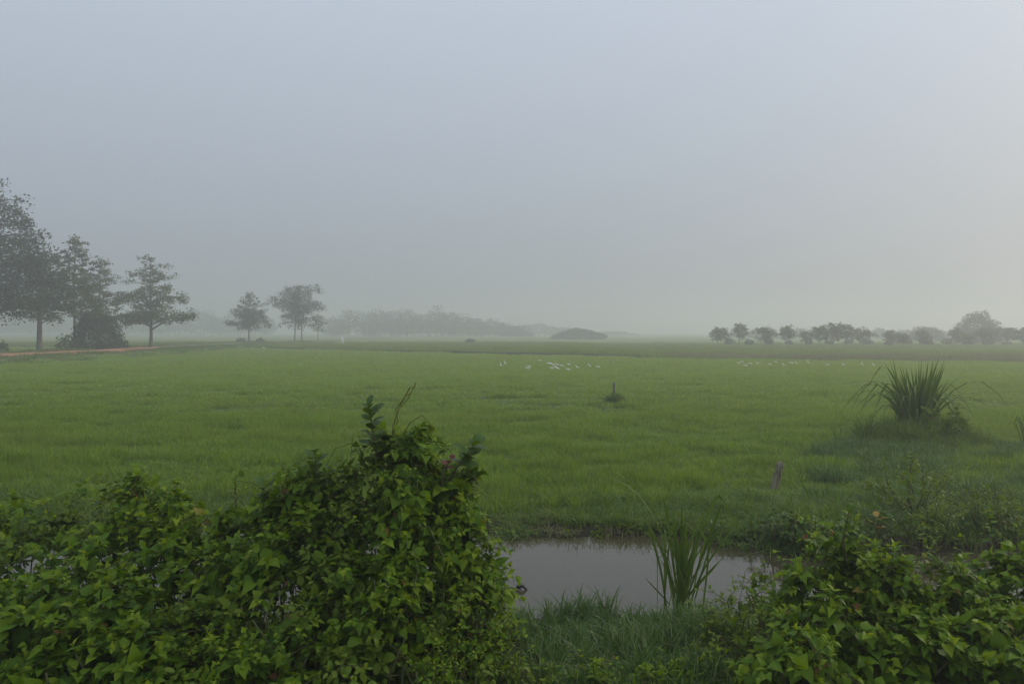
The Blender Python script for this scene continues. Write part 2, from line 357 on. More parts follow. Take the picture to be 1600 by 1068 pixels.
# ------------------------------------------------------------------ grass
def blade_patch(name, size, n, hgt, wid, mat, lean=0.35, segs=3, seed=0, clump=0.0):
    r = np.random.default_rng(seed)
    p = (r.random((n, 2)) - 0.5) * size
    if clump > 0:
        cen = (r.random((max(3, int(n / 14)), 2)) - 0.5) * size
        k = r.integers(0, len(cen), n); p = np.where(r.random((n, 1)) < 0.75, cen[k] + r.normal(0, clump, (n, 2)), p)
    h = hgt * r.uniform(0.55, 1.15, n); az = r.uniform(0, 2 * np.pi, n); ln = lean * r.uniform(0.1, 1.5, n)
    d = np.stack([np.cos(az), np.sin(az)], -1); fa = r.uniform(0, 2 * np.pi, n)
    s = np.stack([np.cos(fa), np.sin(fa)], -1) * (wid * r.uniform(0.6, 1.3, n))[:, None] / 2
    t = np.linspace(0, 1, segs + 1); V = np.zeros((n, segs * 2 + 1, 3))
    for i in range(segs + 1):
        cx = p + d * (ln * h * t[i] ** 2)[:, None]; z = h * t[i] * (1 - 0.35 * ln * t[i])
        k = 1 - 0.55 * t[i]
        if i < segs:
            V[:, 2 * i, :2] = cx - s * k; V[:, 2 * i + 1, :2] = cx + s * k; V[:, 2 * i, 2] = V[:, 2 * i + 1, 2] = z - (0.04 if i == 0 else 0)
        else: V[:, 2 * i, :2] = cx; V[:, 2 * i, 2] = z
    base = (np.arange(n) * (segs * 2 + 1))[:, None]
    Q = [base + np.array([[2 * i, 2 * i + 1, 2 * i + 3, 2 * i + 2]]) for i in range(segs - 1)]
    T = base + np.array([[2 * segs - 2, 2 * segs - 1, 2 * segs]])
    rnd = np.repeat(r.random(n) * 0.85, segs * 2 + 1)
    return to_mesh(name, V.reshape(-1, 3), [np.concatenate(Q), T], mat, True, rnd)

def scatter(name, protos, pts, rotz, scl, pick, label):
    """one stuff object whose blades are patches instanced on its points"""
    me = bpy.data.meshes.new(name); me.vertices.add(len(pts)); me.vertices.foreach_set('co', np.asarray(pts, np.float32).ravel())
    a = me.attributes.new('rotz', 'FLOAT_VECTOR', 'POINT'); a.data.foreach_set('vector', np.stack([0 * rotz, 0 * rotz, rotz], -1).astype(np.float32).ravel())
    a = me.attributes.new('scl', 'FLOAT_VECTOR', 'POINT'); a.data.foreach_set('vector', np.asarray(scl, np.float32).ravel())
    a = me.attributes.new('pick', 'INT', 'POINT'); a.data.foreach_set('value', np.asarray(pick, np.int32))
    me.update()
    ob = link(name, me); tag(ob, label, None, None, 'stuff')
    ng = bpy.data.node_groups.new(name + '_nodes', 'GeometryNodeTree')
    ng.interface.new_socket('Geometry', in_out='INPUT', socket_type='NodeSocketGeometry'); ng.interface.new_socket('Geometry', in_out='OUTPUT', socket_type='NodeSocketGeometry')
    gi = N(ng, 'NodeGroupInput'); go = N(ng, 'NodeGroupOutput'); ip = N(ng, 'GeometryNodeInstanceOnPoints'); jn = N(ng, 'GeometryNodeJoinGeometry')
    for pm in reversed(protos):
        po = bpy.data.objects.new(pm.name, pm); n = N(ng, 'GeometryNodeObjectInfo'); n.inputs['Object'].default_value = po; n.inputs['As Instance'].default_value = True
        ng.links.new(n.outputs['Geometry'], jn.inputs[0])
    def attr(nm, ty):
        n = N(ng, 'GeometryNodeInputNamedAttribute', data_type=ty); n.inputs[0].default_value = nm; return n.outputs[0]
    ng.links.new(gi.outputs[0], ip.inputs['Points']); ng.links.new(jn.outputs[0], ip.inputs['Instance'])
    ip.inputs['Pick Instance'].default_value = True
    ng.links.new(attr('pick', 'INT'), ip.inputs['Instance Index'])
    er = N(ng, 'FunctionNodeEulerToRotation'); ng.links.new(attr('rotz', 'FLOAT_VECTOR'), er.inputs[0]); ng.links.new(er.outputs[0], ip.inputs['Rotation'])
    ng.links.new(attr('scl', 'FLOAT_VECTOR'), ip.inputs['Scale']); ng.links.new(ip.outputs[0], go.inputs[0])
    mo = ob.modifiers.new('scatter', 'NODES'); mo.node_group = ng
    return ob

def jitter_grid(y0, y1, step, keep=None, xlim=None, margin=4.0):
    pts = []
    for y in np.arange(y0, y1, step):
        hw = (0.66 * y + margin) if xlim is None else xlim
        xs = np.arange(-hw, hw, step); pts.append(np.stack([xs, np.full_like(xs, y)], -1))
    p = np.concatenate(pts); p = p + rng.uniform(-0.5, 0.5, p.shape) * step
    if keep is not None: p = p[keep(p[:, 0], p[:, 1])]
    return p

def in_field(x, y):
    return (y + chan(x) + (0.95 * smooth((x - 2.2) / 1.6) + 0.35 * smooth((x - 4) / 1.5)) > 13.0) & (y < bound(x) - 0.4) & (np.abs(x - roadx(y)) > 7.6 + 1.2 * (noise3(x * 0.5, y * 0.5, 0, 2) - 0.5))
def field_layer(name, y0, y1, step, protos, label, keep=in_field, hs=1.0, over=1.25, xlim=None):
    p = jitter_grid(y0, y1, step, keep, xlim); n = len(p)
    x, y = p.T; z = H(x, y)
    hn = 0.5 + 0.85 * noise3(x * 0.35, y * 0.7, 0, 21) + 0.6 * (noise3(x * 1.3, y * 1.9, 0, 22) - 0.5)
    hn = hn * (1 - 0.55 * (noise3(x * 0.5, y * 1.1, 0, 23) > 0.74)) * (1 - 0.5 * np.exp(-((x - np.interp(y, [18, 22, 35, 52, 70], [4.4, 4.2, 3.3, 2.3, -1.0]) - 0.4 * np.sin(y * 0.8)) / 0.35) ** 2))
    hn = np.maximum(hn, 0.3) * np.where((np.abs(x - 4.87) < 0.45) & (y < 15.2) & (y > 13), 0.3, 1.0)
    s = np.stack([np.full(n, over), np.full(n, over), hn * hs * rng.uniform(0.85, 1.15, n)], -1)
    return scatter(name, protos, np.stack([x, y, z], -1), rng.uniform(0, 6.28, n), s, rng.integers(0, len(protos), n), label)

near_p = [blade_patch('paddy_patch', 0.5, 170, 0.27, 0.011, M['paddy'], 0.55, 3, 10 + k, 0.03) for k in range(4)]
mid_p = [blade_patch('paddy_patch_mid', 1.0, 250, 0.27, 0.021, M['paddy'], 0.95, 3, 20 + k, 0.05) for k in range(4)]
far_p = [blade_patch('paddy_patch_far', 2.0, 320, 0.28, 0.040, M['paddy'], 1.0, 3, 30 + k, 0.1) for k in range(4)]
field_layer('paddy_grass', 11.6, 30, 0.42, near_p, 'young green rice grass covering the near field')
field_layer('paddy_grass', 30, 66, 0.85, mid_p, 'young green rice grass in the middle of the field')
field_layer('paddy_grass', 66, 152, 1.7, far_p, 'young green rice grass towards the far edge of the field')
crop_p = [blade_patch('crop_patch', 2.0, 260, 0.40, 0.05, M['far_crop'], 0.8, 2, 40 + k) for k in range(3)]
def in_far(x, y): return (y > bound(x) + 0.3) & ((x < 18) | (y > bound(x) + 16)) & (np.abs(x - roadx(y)) > 8)
field_layer('crop_grass', 78, 190, 2.0, crop_p, 'taller pale green crop beyond the low field bank', in_far)
dry_p = [blade_patch('dry_patch', 1.4, 150, 0.45, 0.024, M['dry'], 0.9, 3, 50 + k, 0.1) for k in range(3)]
def in_dry(x, y): return (y > bound(x) + 0.2) & (y < bound(x) + 15 + 3 * noise3(x * 0.2, y * 0.2, 0, 1)) & (x > 17.5 + 2 * noise3(y * 0.3, 0, 0, 6)) & (x < 90)
field_layer('dry_grass', 70, 100, 1.1, dry_p, 'brownish dry grass on the bank below the young trees', in_dry)
def in_verge(x, y):
    d = np.abs(x - roadx(y)); return (d > 4.1) & (d < 10) & (x > -75) & (noise3(x * 0.4, y * 0.4, 0, 8) > 0.3)
verge_p = [blade_patch('verge_patch', 1.4, 170, 0.30, 0.026, M['dry'], 0.5, 3, 60 + k, 0.12) for k in range(2)] + [blade_patch('verge_patch', 1.4, 170, 0.34, 0.026, M['bank_grass'], 0.5, 3, 64 + k, 0.12) for k in range(2)]
field_layer('verge_grass', 66, 200, 1.3, verge_p, 'mixed green and dry grass on the verges of the red dirt road', in_verge, xlim=76)

# ------------------------------------------------------------------ leaves
def leaf_template(kind):
    """unit leaf along +y, face up +z: rows of three vertices and a tip"""
    if kind == 'heart':  rows = [(0.0, 0.24, 0.0), (0.16, 0.39, 0.03), (0.40, 0.35, 0.02), (0.70, 0.17, -0.06)]; tip = (1.0, -0.2); up = 0.10
    elif kind == 'lance': rows = [(0.0, 0.02, 0.0), (0.22, 0.20, 0.03), (0.5, 0.24, 0.04), (0.78, 0.15, 0.0)]; tip = (1.0, -0.08); up = 0.06
    else:                rows = [(0.0, 0.03, 0.0), (0.25, 0.26, 0.03), (0.58, 0.30, 0.03), (0.85, 0.19, -0.02)]; tip = (1.0, -0.07); up = 0.05   # oval
    V = []
    for y, wd, z in rows: V += [(-wd, y, z + up * wd * 2.2), (0, y, z), (wd, y, z + up * wd * 2.2)]
    V.append((0, tip[0], tip[1])); Q = []
    for i in range(3):
        for j in (0, 1): Q.append((i * 3 + j, i * 3 + j + 1, i * 3 + j + 4, i * 3 + j + 3))
    T = [(9, 10, 12), (10, 11, 12)]
    V = np.array(V, float)
    if kind == 'heart': V[[0, 2], 1] -= 0.07
    return V, np.array(Q), np.array(T)
LEAF = {k: leaf_template(k) for k in ('heart', 'lance', 'oval')}

class Leaves:
    def __init__(s): s.p = []; s.t = []; s.n = []; s.s = []; s.a = []
    def add(s, p, t, n, size, age=None): s.p.append(p); s.t.append(t); s.n.append(n); s.s.append(size); s.a.append(rng.random() if age is None else age)
    def done(s):
        s.p = np.array(s.p); s.t = unit(np.array(s.t)); n = np.array(s.n); s.n = unit(n - s.t * (n * s.t).sum(-1, keepdims=True)); s.s = np.array(s.s); s.x = np.cross(s.t, s.n)
        s.r = np.clip(np.array(s.a), 0, 0.999); s.wide = rng.uniform(0.78, 1.22, len(s.p)); return s
    def geom(s, idx, kind):
        V, Q, T = LEAF[kind]; sz = s.s[idx][:, None, None]
        W = s.p[idx][:, None] + sz * (V[None, :, :1] * s.wide[idx][:, None, None] * s.x[idx][:, None] + V[None, :, 1:2] * s.t[idx][:, None] + V[None, :, 2:] * s.n[idx][:, None])
        off = (np.arange(len(idx)) * len(V))[:, None, None]
        return W.reshape(-1, 3), (Q[None] + off).reshape(-1, 4), (T[None] + off).reshape(-1, 3), np.repeat(s.r[idx], len(V))

_leafmesh = {}
def leaf_mesh(kind, mat, v):
    key = (kind, mat, v)
    if key not in _leafmesh:
        V, Q, T = LEAF[kind]; r = np.random.default_rng(hash(kind) % 97 + v); V = V.copy()
        V[:, 0] *= 0.85 + 0.1 * v; V[:, 2] += 0.05 * np.sin(V[:, 1] * 6 + v * 2) * np.abs(V[:, 0]) * 4 - 0.06 * v * V[:, 1] ** 2
        _leafmesh[key] = to_mesh('leaf', V, [Q, T], M[mat], True)
    return _leafmesh[key]

PLANTS = []       # (thing, Leaves, leaf kind, material): split into leaf parts and foliage once all stand
def leafy(thing, L, kind, mat): PLANTS.append((thing, L.done(), kind, mat))

def sprig(L, M_stem, p, d, length, nodes, size, droop=0.35, pair=True, out=None, taper=0.5, rad=0.004):
    """a shoot with leaves in pairs, bending down towards its tip"""
    d = unit(d); side = unit(np.cross(d, rng.normal(0, 1, 3))); b = np.cross(d, side)
    pts = []
    for i in range(nodes + 1):
        t = i / nodes; q = p + d * length * t - np.array([0, 0, droop * length]) * t * t; pts.append(q)
    if M_stem is not None: M_stem.tube(np.array([pts[0], pts[nodes // 2], pts[-1]]), [rad, rad * 0.8, rad * 0.4], 3, cap=False)
    for i in range(1, nodes + 1):
        t = i / nodes; q = pts[i]; a = rng.uniform(0, 6.28) if not pair else (i * 1.571 + rng.normal(0, 0.4))
        for sg in ((1, -1) if pair else (1,)):
            sd = (side * math.cos(a) + b * math.sin(a)) * sg
            tip = sd * 0.9 + d * 0.35 + np.array([0, 0, -0.55]) + rng.normal(0, 0.25, 3)
            if out is not None: tip = tip + out * 0.45
            nrm = np.array([0, 0, 1.0]) * 0.8 + (out if out is not None else d) * 0.75 + rng.normal(0, 0.28, 3)
            s = size * rng.uniform(0.55, 1.3) * (1 - taper * t * 0.9); dead = rng.random()
            L.add(q + unit(tip) * s * 0.22, tip, nrm, s, rng.uniform(0.98, 1) if dead < 0.009 else np.clip(0.1 + 0.62 * t + rng.normal(0, 0.17), 0, 0.95))
    tipn = d + rng.normal(0, 0.2, 3); L.add(pts[-1], tipn + np.array([0, 0, -0.2]), np.array([0, -0.3, 1.0]) + rng.normal(0, 0.2, 3), size * 0.5, rng.uniform(0.75, 0.96))

def blob_points(E, n, up_only=True):
    """n points with outward normals on the lumpy union of ellipsoids E: (x,y,z,rx,ry,rz)"""
    E = np.array(E); wgt = (E[:, 3] * E[:, 5] + E[:, 4] * E[:, 5] + E[:, 3] * E[:, 4]); wgt = wgt / wgt.sum(); P_, N_ = [], []
    while len(P_) < n:
        e = E[rng.choice(len(E), p=wgt)]; d = unit(rng.normal(0, 1, 3))
        if d[1] > 0.55 and rng.random() < 0.7: continue
        if up_only and d[2] < -0.35: continue
        lump = 0.80 + 0.42 * float(noise3(e[0] * 3 + d[0] * 2.3, e[1] + d[1] * 2.3, d[2] * 2.3, 77))
        q = e[:3] + d * e[3:] * lump
        inside = False
        for f in E:
            if f is not e and (((q - f[:3]) / f[3:]) ** 2).sum() < 0.55: inside = True; break
        if inside or q[2] < float(H(q[0], q[1])) + 0.02: continue
        P_.append(q); N_.append(unit(d / e[3:]))
    return np.array(P_), np.array(N_)

def thicket(name, label, cat, E, n, size, kind, mat, length=0.28, nodes=4, group=None, droop=0.4, mix=('oval', 'weed', 0.22), shrink=0.055, hollow=0.33):
    E = [(e[0], e[1], e[2] - 0.03, max(e[3] - shrink, 0.08), max(e[4] - shrink * 0.7, 0.08), max(e[5] - shrink * 0.55, 0.1)) for e in E]
    base = np.mean([e[:3] for e in E], 0); base[2] = float(H(base[0], base[1]))
    th = empty(name, base, label, cat, group); L = Leaves(); L2 = Leaves(); st = MB(); sd_ = len(PLANTS) * 3 + 5
    P_, N_ = blob_points(E, n)
    for q, nn in zip(P_, N_):
        d = nn * 0.9 + np.array([0, 0, 0.45]) + rng.normal(0, 0.45, 3); w_ = rng.random()
        gap = float(noise3(q[0] * 3.2, q[1] * 3.2, q[2] * 3.2, sd_)); patch = float(noise3(q[0] * 1.7, q[1] * 1.7, q[2] * 1.7, sd_ + 1))
        LL = L2 if (patch > 0.68 if mix[2] > 0 else False) else L
        if w_ < 0.035:                                      # stray shoots
            sprig(LL, st, q - nn * 0.1, d * [1, 1, 0.6] + [0, 0, 0.8], length * rng.uniform(1.3, 1.8), nodes + 3, size * 0.62, 0.25, True, nn); continue
        deep = 0.24 if (gap < hollow or w_ < 0.26) else 0.0   # hollows: only leaves further in
        q0 = q - nn * (0.13 + deep + abs(rng.normal(0, 0.05)))
        sprig(LL, st, q0, d, length * rng.uniform(0.6, 1.45), nodes + rng.integers(-1, 2), size * rng.choice([0.6, 0.82, 1.0, 1.25], p=[0.18, 0.30, 0.32, 0.20]) * (0.85 if LL is L2 else 1), droop, True, nn)
    for e in E:                                           # woody stems up from the ground
        for k in range(6):
            a = rng.uniform(0, 6.28); f = np.array([e[0] + math.cos(a) * e[3] * 0.3, e[1] + math.sin(a) * e[4] * 0.3, 0]); f[2] = float(H(f[0], f[1])) - 0.03
            t = np.array(e[:3]) + np.array([math.cos(a) * e[3] * 0.75, math.sin(a) * e[4] * 0.7, e[5] * rng.uniform(0.2, 0.8)])
            if t[2] < f[2] + 0.1: continue
            mid = (f + t) / 2 + rng.normal(0, 0.08, 3); st.tube([f, mid, t], [0.013, 0.010, 0.006], 4)
    for k in range(int(n * 0.02)):                         # dry bent twigs and runners between the leaves
        i = rng.integers(0, len(P_)); q = P_[i]; d = np.cross(N_[i], rng.normal(0, 1, 3)); d = unit(d) * rng.uniform(0.15, 0.4)
        st.tube([q - d, q + N_[i] * 0.05 + rng.normal(0, 0.03, 3), q + d], 0.0035, 3, cap=False)
    st.build('stem', M['stem'], th, True, 'stuff'); leafy(th, L, kind, mat)
    if len(L2.p): leafy(th, L2, mix[0], mix[1])
    return th

def px_e(px, top, Y, rx, ry, rz=None, drop=None):
    """an ellipsoid whose top the photograph shows at (px, top)"""
    c_ = P(px, top, Y); rz = rz if rz else max(0.35, (c_[2] - float(H(c_[0], Y))) * 0.75); return (c_[0], Y, c_[2] - rz * 0.92, rx, ry, rz)

# the overgrown near bank, plant by plant
thicket('vine_thicket', 'wide low tangle of heart-leaved vines on the near bank at the left edge', 'vine',
        [px_e(-150, 780, 8.2, 0.9, 0.8), px_e(0, 794, 8.0, 0.8, 0.7), px_e(105, 774, 7.9, 0.6, 0.6), px_e(195, 762, 7.8, 0.5, 0.6), px_e(270, 778, 7.7, 0.5, 0.5), px_e(40, 825, 7.3, 0.8, 0.5, 0.6), px_e(150, 820, 7.3, 0.6, 0.5, 0.6), px_e(250, 825, 7.2, 0.6, 0.5, 0.6)],
        1150, 0.124, 'heart', 'vine')
thicket('creeper_bush', 'leafy creeper bush between the low vine tangle and the tall vine mound', 'bush',
        [px_e(345, 795, 7.4, 0.5, 0.5), px_e(425, 768, 7.3, 0.45, 0.5), px_e(490, 742, 7.3, 0.42, 0.5), px_e(390, 830, 6.9, 0.65, 0.5), px_e(480, 830, 6.9, 0.5, 0.5)],
        800, 0.124, 'heart', 'vine')
thicket('vine_mound', 'tall mound of climbing vines smothering a shrub beside the muddy water', 'vine',
        [px_e(600, 698, 7.3, 0.3, 0.4), px_e(652, 702, 7.25, 0.36, 0.45), px_e(705, 735, 7.2, 0.32, 0.4), px_e(545, 740, 7.2, 0.38, 0.45), px_e(625, 785, 6.9, 0.56, 0.45), px_e(724, 795, 7.0, 0.38, 0.4, 0.6), px_e(545, 825, 6.8, 0.46, 0.4, 0.5), px_e(640, 850, 6.6, 0.46, 0.4, 0.5), px_e(742, 862, 6.9, 0.32, 0.35, 0.45)],
        1250, 0.124, 'heart', 'vine', droop=0.5, hollow=0.41)
thicket('nettle_patch', 'dense foreground patch of broad pointed leaves at the lower left corner', 'weeds',
        [px_e(-60, 905, 6.6, 0.7, 0.5), px_e(70, 915, 6.5, 0.6, 0.5), px_e(190, 900, 6.5, 0.55, 0.5), px_e(60, 985, 6.0, 0.6, 0.35), px_e(200, 985, 6.0, 0.6, 0.35)],
        640, 0.135, 'heart', 'vine', mix=('lance', 'vine', 0.2))
thicket('oval_leaf_shrub', 'low shrub of rounder olive leaves in front of the tall vine mound', 'shrub',
        [px_e(330, 930, 6.4, 0.55, 0.45), px_e(460, 925, 6.3, 0.5, 0.45), px_e(580, 925, 6.3, 0.5, 0.45), px_e(340, 1005, 5.95, 0.6, 0.35), px_e(520, 1005, 5.95, 0.6, 0.35)],
        600, 0.108, 'oval', 'weed', 0.24, mix=('heart', 'vine', 0.2))
thicket('trailing_weed', 'trailing small-leaved weeds spilling from the vine mound towards the water grass', 'weeds',
        [px_e(700, 915, 6.5, 0.45, 0.4), px_e(770, 945, 6.6, 0.35, 0.35), px_e(690, 1010, 6.0, 0.45, 0.3), px_e(795, 1005, 6.3, 0.28, 0.25)],
        420, 0.078, 'oval', 'weed', 0.22, mix=('lance', 'vine', 0.2))
thicket('bramble', 'sparse small-leaved bramble between the reed clump and the bright vine thicket', 'weeds',
        [px_e(1135, 915, 7.4, 0.30, 0.3), px_e(1195, 890, 7.3, 0.28, 0.3), px_e(1110, 990, 6.8, 0.28, 0.3), px_e(1165, 960, 6.7, 0.34, 0.3), px_e(1100, 1035, 6.4, 0.3, 0.3)],
        260, 0.07, 'oval', 'weed', 0.26)
thicket('vine_bank', 'vigorous bright vine thicket with an upright leafy spike in front of the leaning post', 'vine',
        [px_e(1250, 895, 6.7, 0.40, 0.4), px_e(1325, 850, 6.7, 0.32, 0.35), px_e(1322, 825, 6.7, 0.18, 0.18, 0.4), px_e(1395, 878, 6.6, 0.46, 0.4), px_e(1300, 940, 6.2, 0.55, 0.4), px_e(1260, 990, 5.9, 0.5, 0.3)],
        640, 0.124, 'heart', 'vine')
thicket('leafy_hedge', 'bright green leafy growth at the lower right edge below the tall grass clump', 'bush',
        [px_e(1490, 880, 6.6, 0.46, 0.45), px_e(1560, 850, 6.8, 0.44, 0.4), px_e(1640, 820, 7.0, 0.5, 0.45), px_e(1760, 830, 7.0, 0.5, 0.5), px_e(1440, 955, 6.1, 0.5, 0.4), px_e(1560, 945, 6.1, 0.5, 0.4), px_e(1680, 940, 6.2, 0.5, 0.4)],
        760, 0.124, 'heart', 'vine')
thicket('low_herb', 'low broad-leaved herbs at the bottom edge before the water grass', 'weeds',
        [px_e(860, 1035, 6.4, 0.3, 0.3, 0.3), px_e(930, 1025, 6.4, 0.3, 0.3, 0.32), px_e(1000, 1030, 6.35, 0.3, 0.3, 0.3), px_e(1060, 1010, 6.5, 0.25, 0.25, 0.3)],
        190, 0.10, 'lance', 'vine', 0.2, 3, shrink=0.06)
# far bank growth
thicket('pond_herb', 'dark broad-leaved herbs overhanging the far water edge below the leaning post', 'weeds',
        [px_e(1120, 815, 12.1, 0.3, 0.3, 0.3), px_e(1165, 806, 11.9, 0.36, 0.35, 0.34), px_e(1220, 800, 11.5, 0.42, 0.35, 0.4), px_e(1275, 804, 11.3, 0.4, 0.35, 0.36), px_e(1330, 812, 11.2, 0.4, 0.35, 0.3)],
        400, 0.12, 'oval', 'thick_leaf', 0.24, 3, mix=('heart', 'weed', 0.2), shrink=0.06)
thicket('creeping_herb', 'thin creeping herbs on the muddy far bank beside the vine mound', 'weeds',
        [px_e(825, 814, 12.4, 0.35, 0.25, 0.18), px_e(880, 822, 12.25, 0.35, 0.25, 0.16), px_e(935, 822, 12.25, 0.4, 0.25, 0.16), px_e(1000, 808, 12.4, 0.4, 0.25, 0.2), px_e(1060, 805, 12.4, 0.4, 0.25, 0.24)],
        340, 0.085, 'oval', 'weed', 0.18, 3, shrink=0.04)
thicket('bank_scrub', 'scrubby mixed weeds along the far bank behind the bright leafy growth', 'weeds',
        [px_e(1390, 790, 11.5, 0.45, 0.4, 0.32), px_e(1460, 772, 11.6, 0.5, 0.4, 0.4), px_e(1540, 762, 11.9, 0.6, 0.45, 0.46), px_e(1630, 760, 12.4, 0.6, 0.45, 0.46), px_e(1740, 760, 12.4, 0.6, 0.45, 0.46)],
        520, 0.095, 'lance', 'weed', 0.3, shrink=0.05, mix=('oval', 'thick_leaf', 0.2))

# saplings with a few large leaves
def sapling(label, base, tip, n, size, mat='thick_leaf', kind='oval', name='sapling', fan=1.0, hidden=0.0):
    base = np.array(base); tip = np.array(tip); th = empty(name, base, label, 'sapling'); L = Leaves(); st = MB()
    bend = (base + tip) / 2 + rng.normal(0, 0.04, 3); st.tube([base, bend, tip], [0.012, 0.010, 0.004], 5); st.build('stem', M['stem'], th)
    ax = unit(tip - bend)
    for i in range(n):
        t = hidden + (1 - hidden) * (i + 0.6) / n; q = bend + (tip - bend) * t; a = i * 2.6 + rng.normal(0, 0.3)
        sd = np.array([math.cos(a), math.sin(a) * 0.8, 0]) * fan
        d = sd + ax * (0.25 + 0.6 * t) + rng.normal(0, 0.1, 3); L.add(q, d, ax * 0.9 + np.array([0, -0.3, 0.4]) + rng.normal(0, 0.15, 3), size * rng.uniform(0.8, 1.15) * (1 - 0.25 * t))
    leafy(th, L, kind, mat); return th
sapling('dark sapling with stacked oval leaves topping the vine mound', P(592, 780, 7.2), P(576, 630, 7.2), 22, 0.175)
sapling('sapling with arching oval leaflets on the side of the vine mound above the water', P(690, 770, 7.1), P(742, 692, 7.0), 11, 0.20)
sapling('sapling with broad pale-ribbed leaves between the creeper bush and the vine mound', P(500, 800, 7.2), P(492, 705, 7.1), 8, 0.2)
sapling('small rosette of blue-green leaves above the creeper bush', P(405, 830, 7.3), P(412, 752, 7.3), 8, 0.17)
sapling('little upright sprout of small leaves above the low vine tangle', P(372, 830, 7.6), P(368, 742, 7.6), 9, 0.09, 'weed')
sapling('sapling standing on the low vine tangle, its leaves poking above the rest', P(205, 820, 7.8), P(215, 742, 7.8), 8, 0.13, 'vine')
sapling('wilted sprig with dark red leaves on the vine mound', P(690, 760, 6.95), P(706, 715, 6.95), 4, 0.10, 'red_leaf', name='red_sprig')
sapling('upright sprout with round leaves topping the bright vine thicket', P(1322, 880, 6.6), P(1328, 793, 6.6), 11, 0.10, 'vine', 'heart')
sapling('drooping yellow-brown leaf sprig on the far bank behind the bright leafy growth', P(1362, 850, 11.3), P(1370, 806, 11.3), 4, 0.2, 'yellow_leaf', 'lance', name='yellow_sprig')

# twining vine tips on the mound
th = empty('vine_tendril', P(615, 700, 7.2), 'thin twining yellow-green vine tips rising above the mound', 'vine')
for pp in ([(612, 700), (614, 665), (622, 640), (636, 625), (650, 598)], [(616, 700), (617, 660), (626, 632), (640, 606), (648, 604)], [(610, 690), (622, 655), (618, 640), (634, 618), (645, 612)], [(625, 690), (640, 660), (660, 648), (676, 668)]):
    mb = MB(); mb.tube([P(a, b, 7.2 + 0.1 * math.sin(i * 2 + a)) for i, (a, b) in enumerate(pp)], 0.0055, 4); mb.build('tendril', M['tendril'], th)

# bare branching shrub on the far bank
def twig_shrub(label, px, py, Y, hgt, n, size, spread=0.6):
    base = P(px, py, Y); base[2] = float(H(base[0], Y)); th = empty('twig_shrub', base, label, 'shrub'); L = Leaves(); st = MB()
    for i in range(n):
        a = i * 2.4; t = base + np.array([math.cos(a) * spread * rng.uniform(0.5, 1.1) - 0.15 * hgt, math.sin(a) * 0.4, hgt * rng.uniform(0.45, 1.0)]); m = base + (t - base) * 0.5 + np.array([0, 0, 0.05]) + rng.normal(0, 0.10, 3)
        st.tube([base + rng.normal(0, 0.05, 3) * [1, 1, 0], (base + m) / 2 + rng.normal(0, 0.05, 3), m, t], [0.016, 0.013, 0.010, 0.004], 4)
        for k in range(6): sprig(L, st, m + (t - m) * (0.05 + 0.19 * k), (t - m) * 0.6 + rng.normal(0, 0.22, 3), 0.2, 3, size, 0.15, True, None)
    st.build('stem', M['stem'], th); leafy(th, L, 'lance', 'weed')
twig_shrub('thin-stemmed shrub with narrow leaves standing on the far bank by the right edge', 1432, 820, 12.6, 1.05, 9, 0.13, 0.7)
twig_shrub('small dark leafy shrub growing out of the tall grass clump', 1478, 705, 20.9, 0.95, 6, 0.24, 0.4)

# ------------------------------------------------------------------ split the foliage: the leaves that show largest become parts
allV, allF, owner = [], [], []; nv = 0
for pi, (th, L, kind, mat) in enumerate(PLANTS):
    idx = np.arange(len(L.p)); V, Q, T, r = L.geom(idx, kind)
    F = np.concatenate([Q[:, [0, 1, 2]], Q[:, [0, 2, 3]], T]); o = np.concatenate([np.repeat(idx, 6), np.repeat(idx, 6), np.repeat(idx, 2)])
    allV.append(V); allF.append(F + nv); nv += len(V); owner.append(np.stack([np.full(len(o), pi), o], -1))
owner = np.concatenate(owner); bvh = BVHTree.FromPolygons(np.concatenate(allV).tolist(), np.concatenate(allF).tolist(), all_triangles=True)
seen = [np.zeros(len(L.p), int) for _, L, _, _ in PLANTS]
eye = Vector((0, 0, CZ))
for py in np.arange(590, 1070, 4.0):
    for px in np.arange(0, 1600, 4.0):
        hit = bvh.ray_cast(eye, Vector(((px - 800) / FPX, 1, -(py - HOR) / FPX)))
        if hit[2] is not None: a, b = owner[hit[2]]; seen[a][b] += 1
pick = [np.zeros(0, int) for _ in PLANTS]
for nm in {e[0].name for e in PLANTS}:
    ids = [i for i, e in enumerate(PLANTS) if e[0].name == nm]
    key = np.concatenate([np.stack([np.full(len(seen[i]), i), np.arange(len(seen[i])), seen[i]], -1) for i in ids]); key = key[np.argsort(-key[:, 2], kind='stable')][:300]
    key = key[key[:, 2] > 0] if (key[:, 2] > 0).sum() > 6 else key[:60]
    for i in ids: pick[i] = key[key[:, 0] == i][:, 1]
for (th, L, kind, mat), top in zip(PLANTS, pick):
    bl = np.array(th.location)
    for i in top:
        o = link('leaf', leaf_mesh(kind, mat, int(i) % 4), th); o.color = (L.r[i],) * 3 + (1,)
        s = L.s[i]; c0, c1, c2 = L.x[i] * s * L.wide[i], L.t[i] * s, L.n[i] * s; q = L.p[i] - bl
        o.matrix_basis = Matrix(((c0[0], c1[0], c2[0], q[0]), (c0[1], c1[1], c2[1], q[1]), (c0[2], c1[2], c2[2], q[2]), (0, 0, 0, 1)))
    rest = np.setdiff1d(np.arange(len(L.p)), top)
    if len(rest):
        V, Q, T, r = L.geom(rest, kind); link('foliage', to_mesh('foliage', V - bl, [Q, T], M[mat], True, r), th, 'stuff')

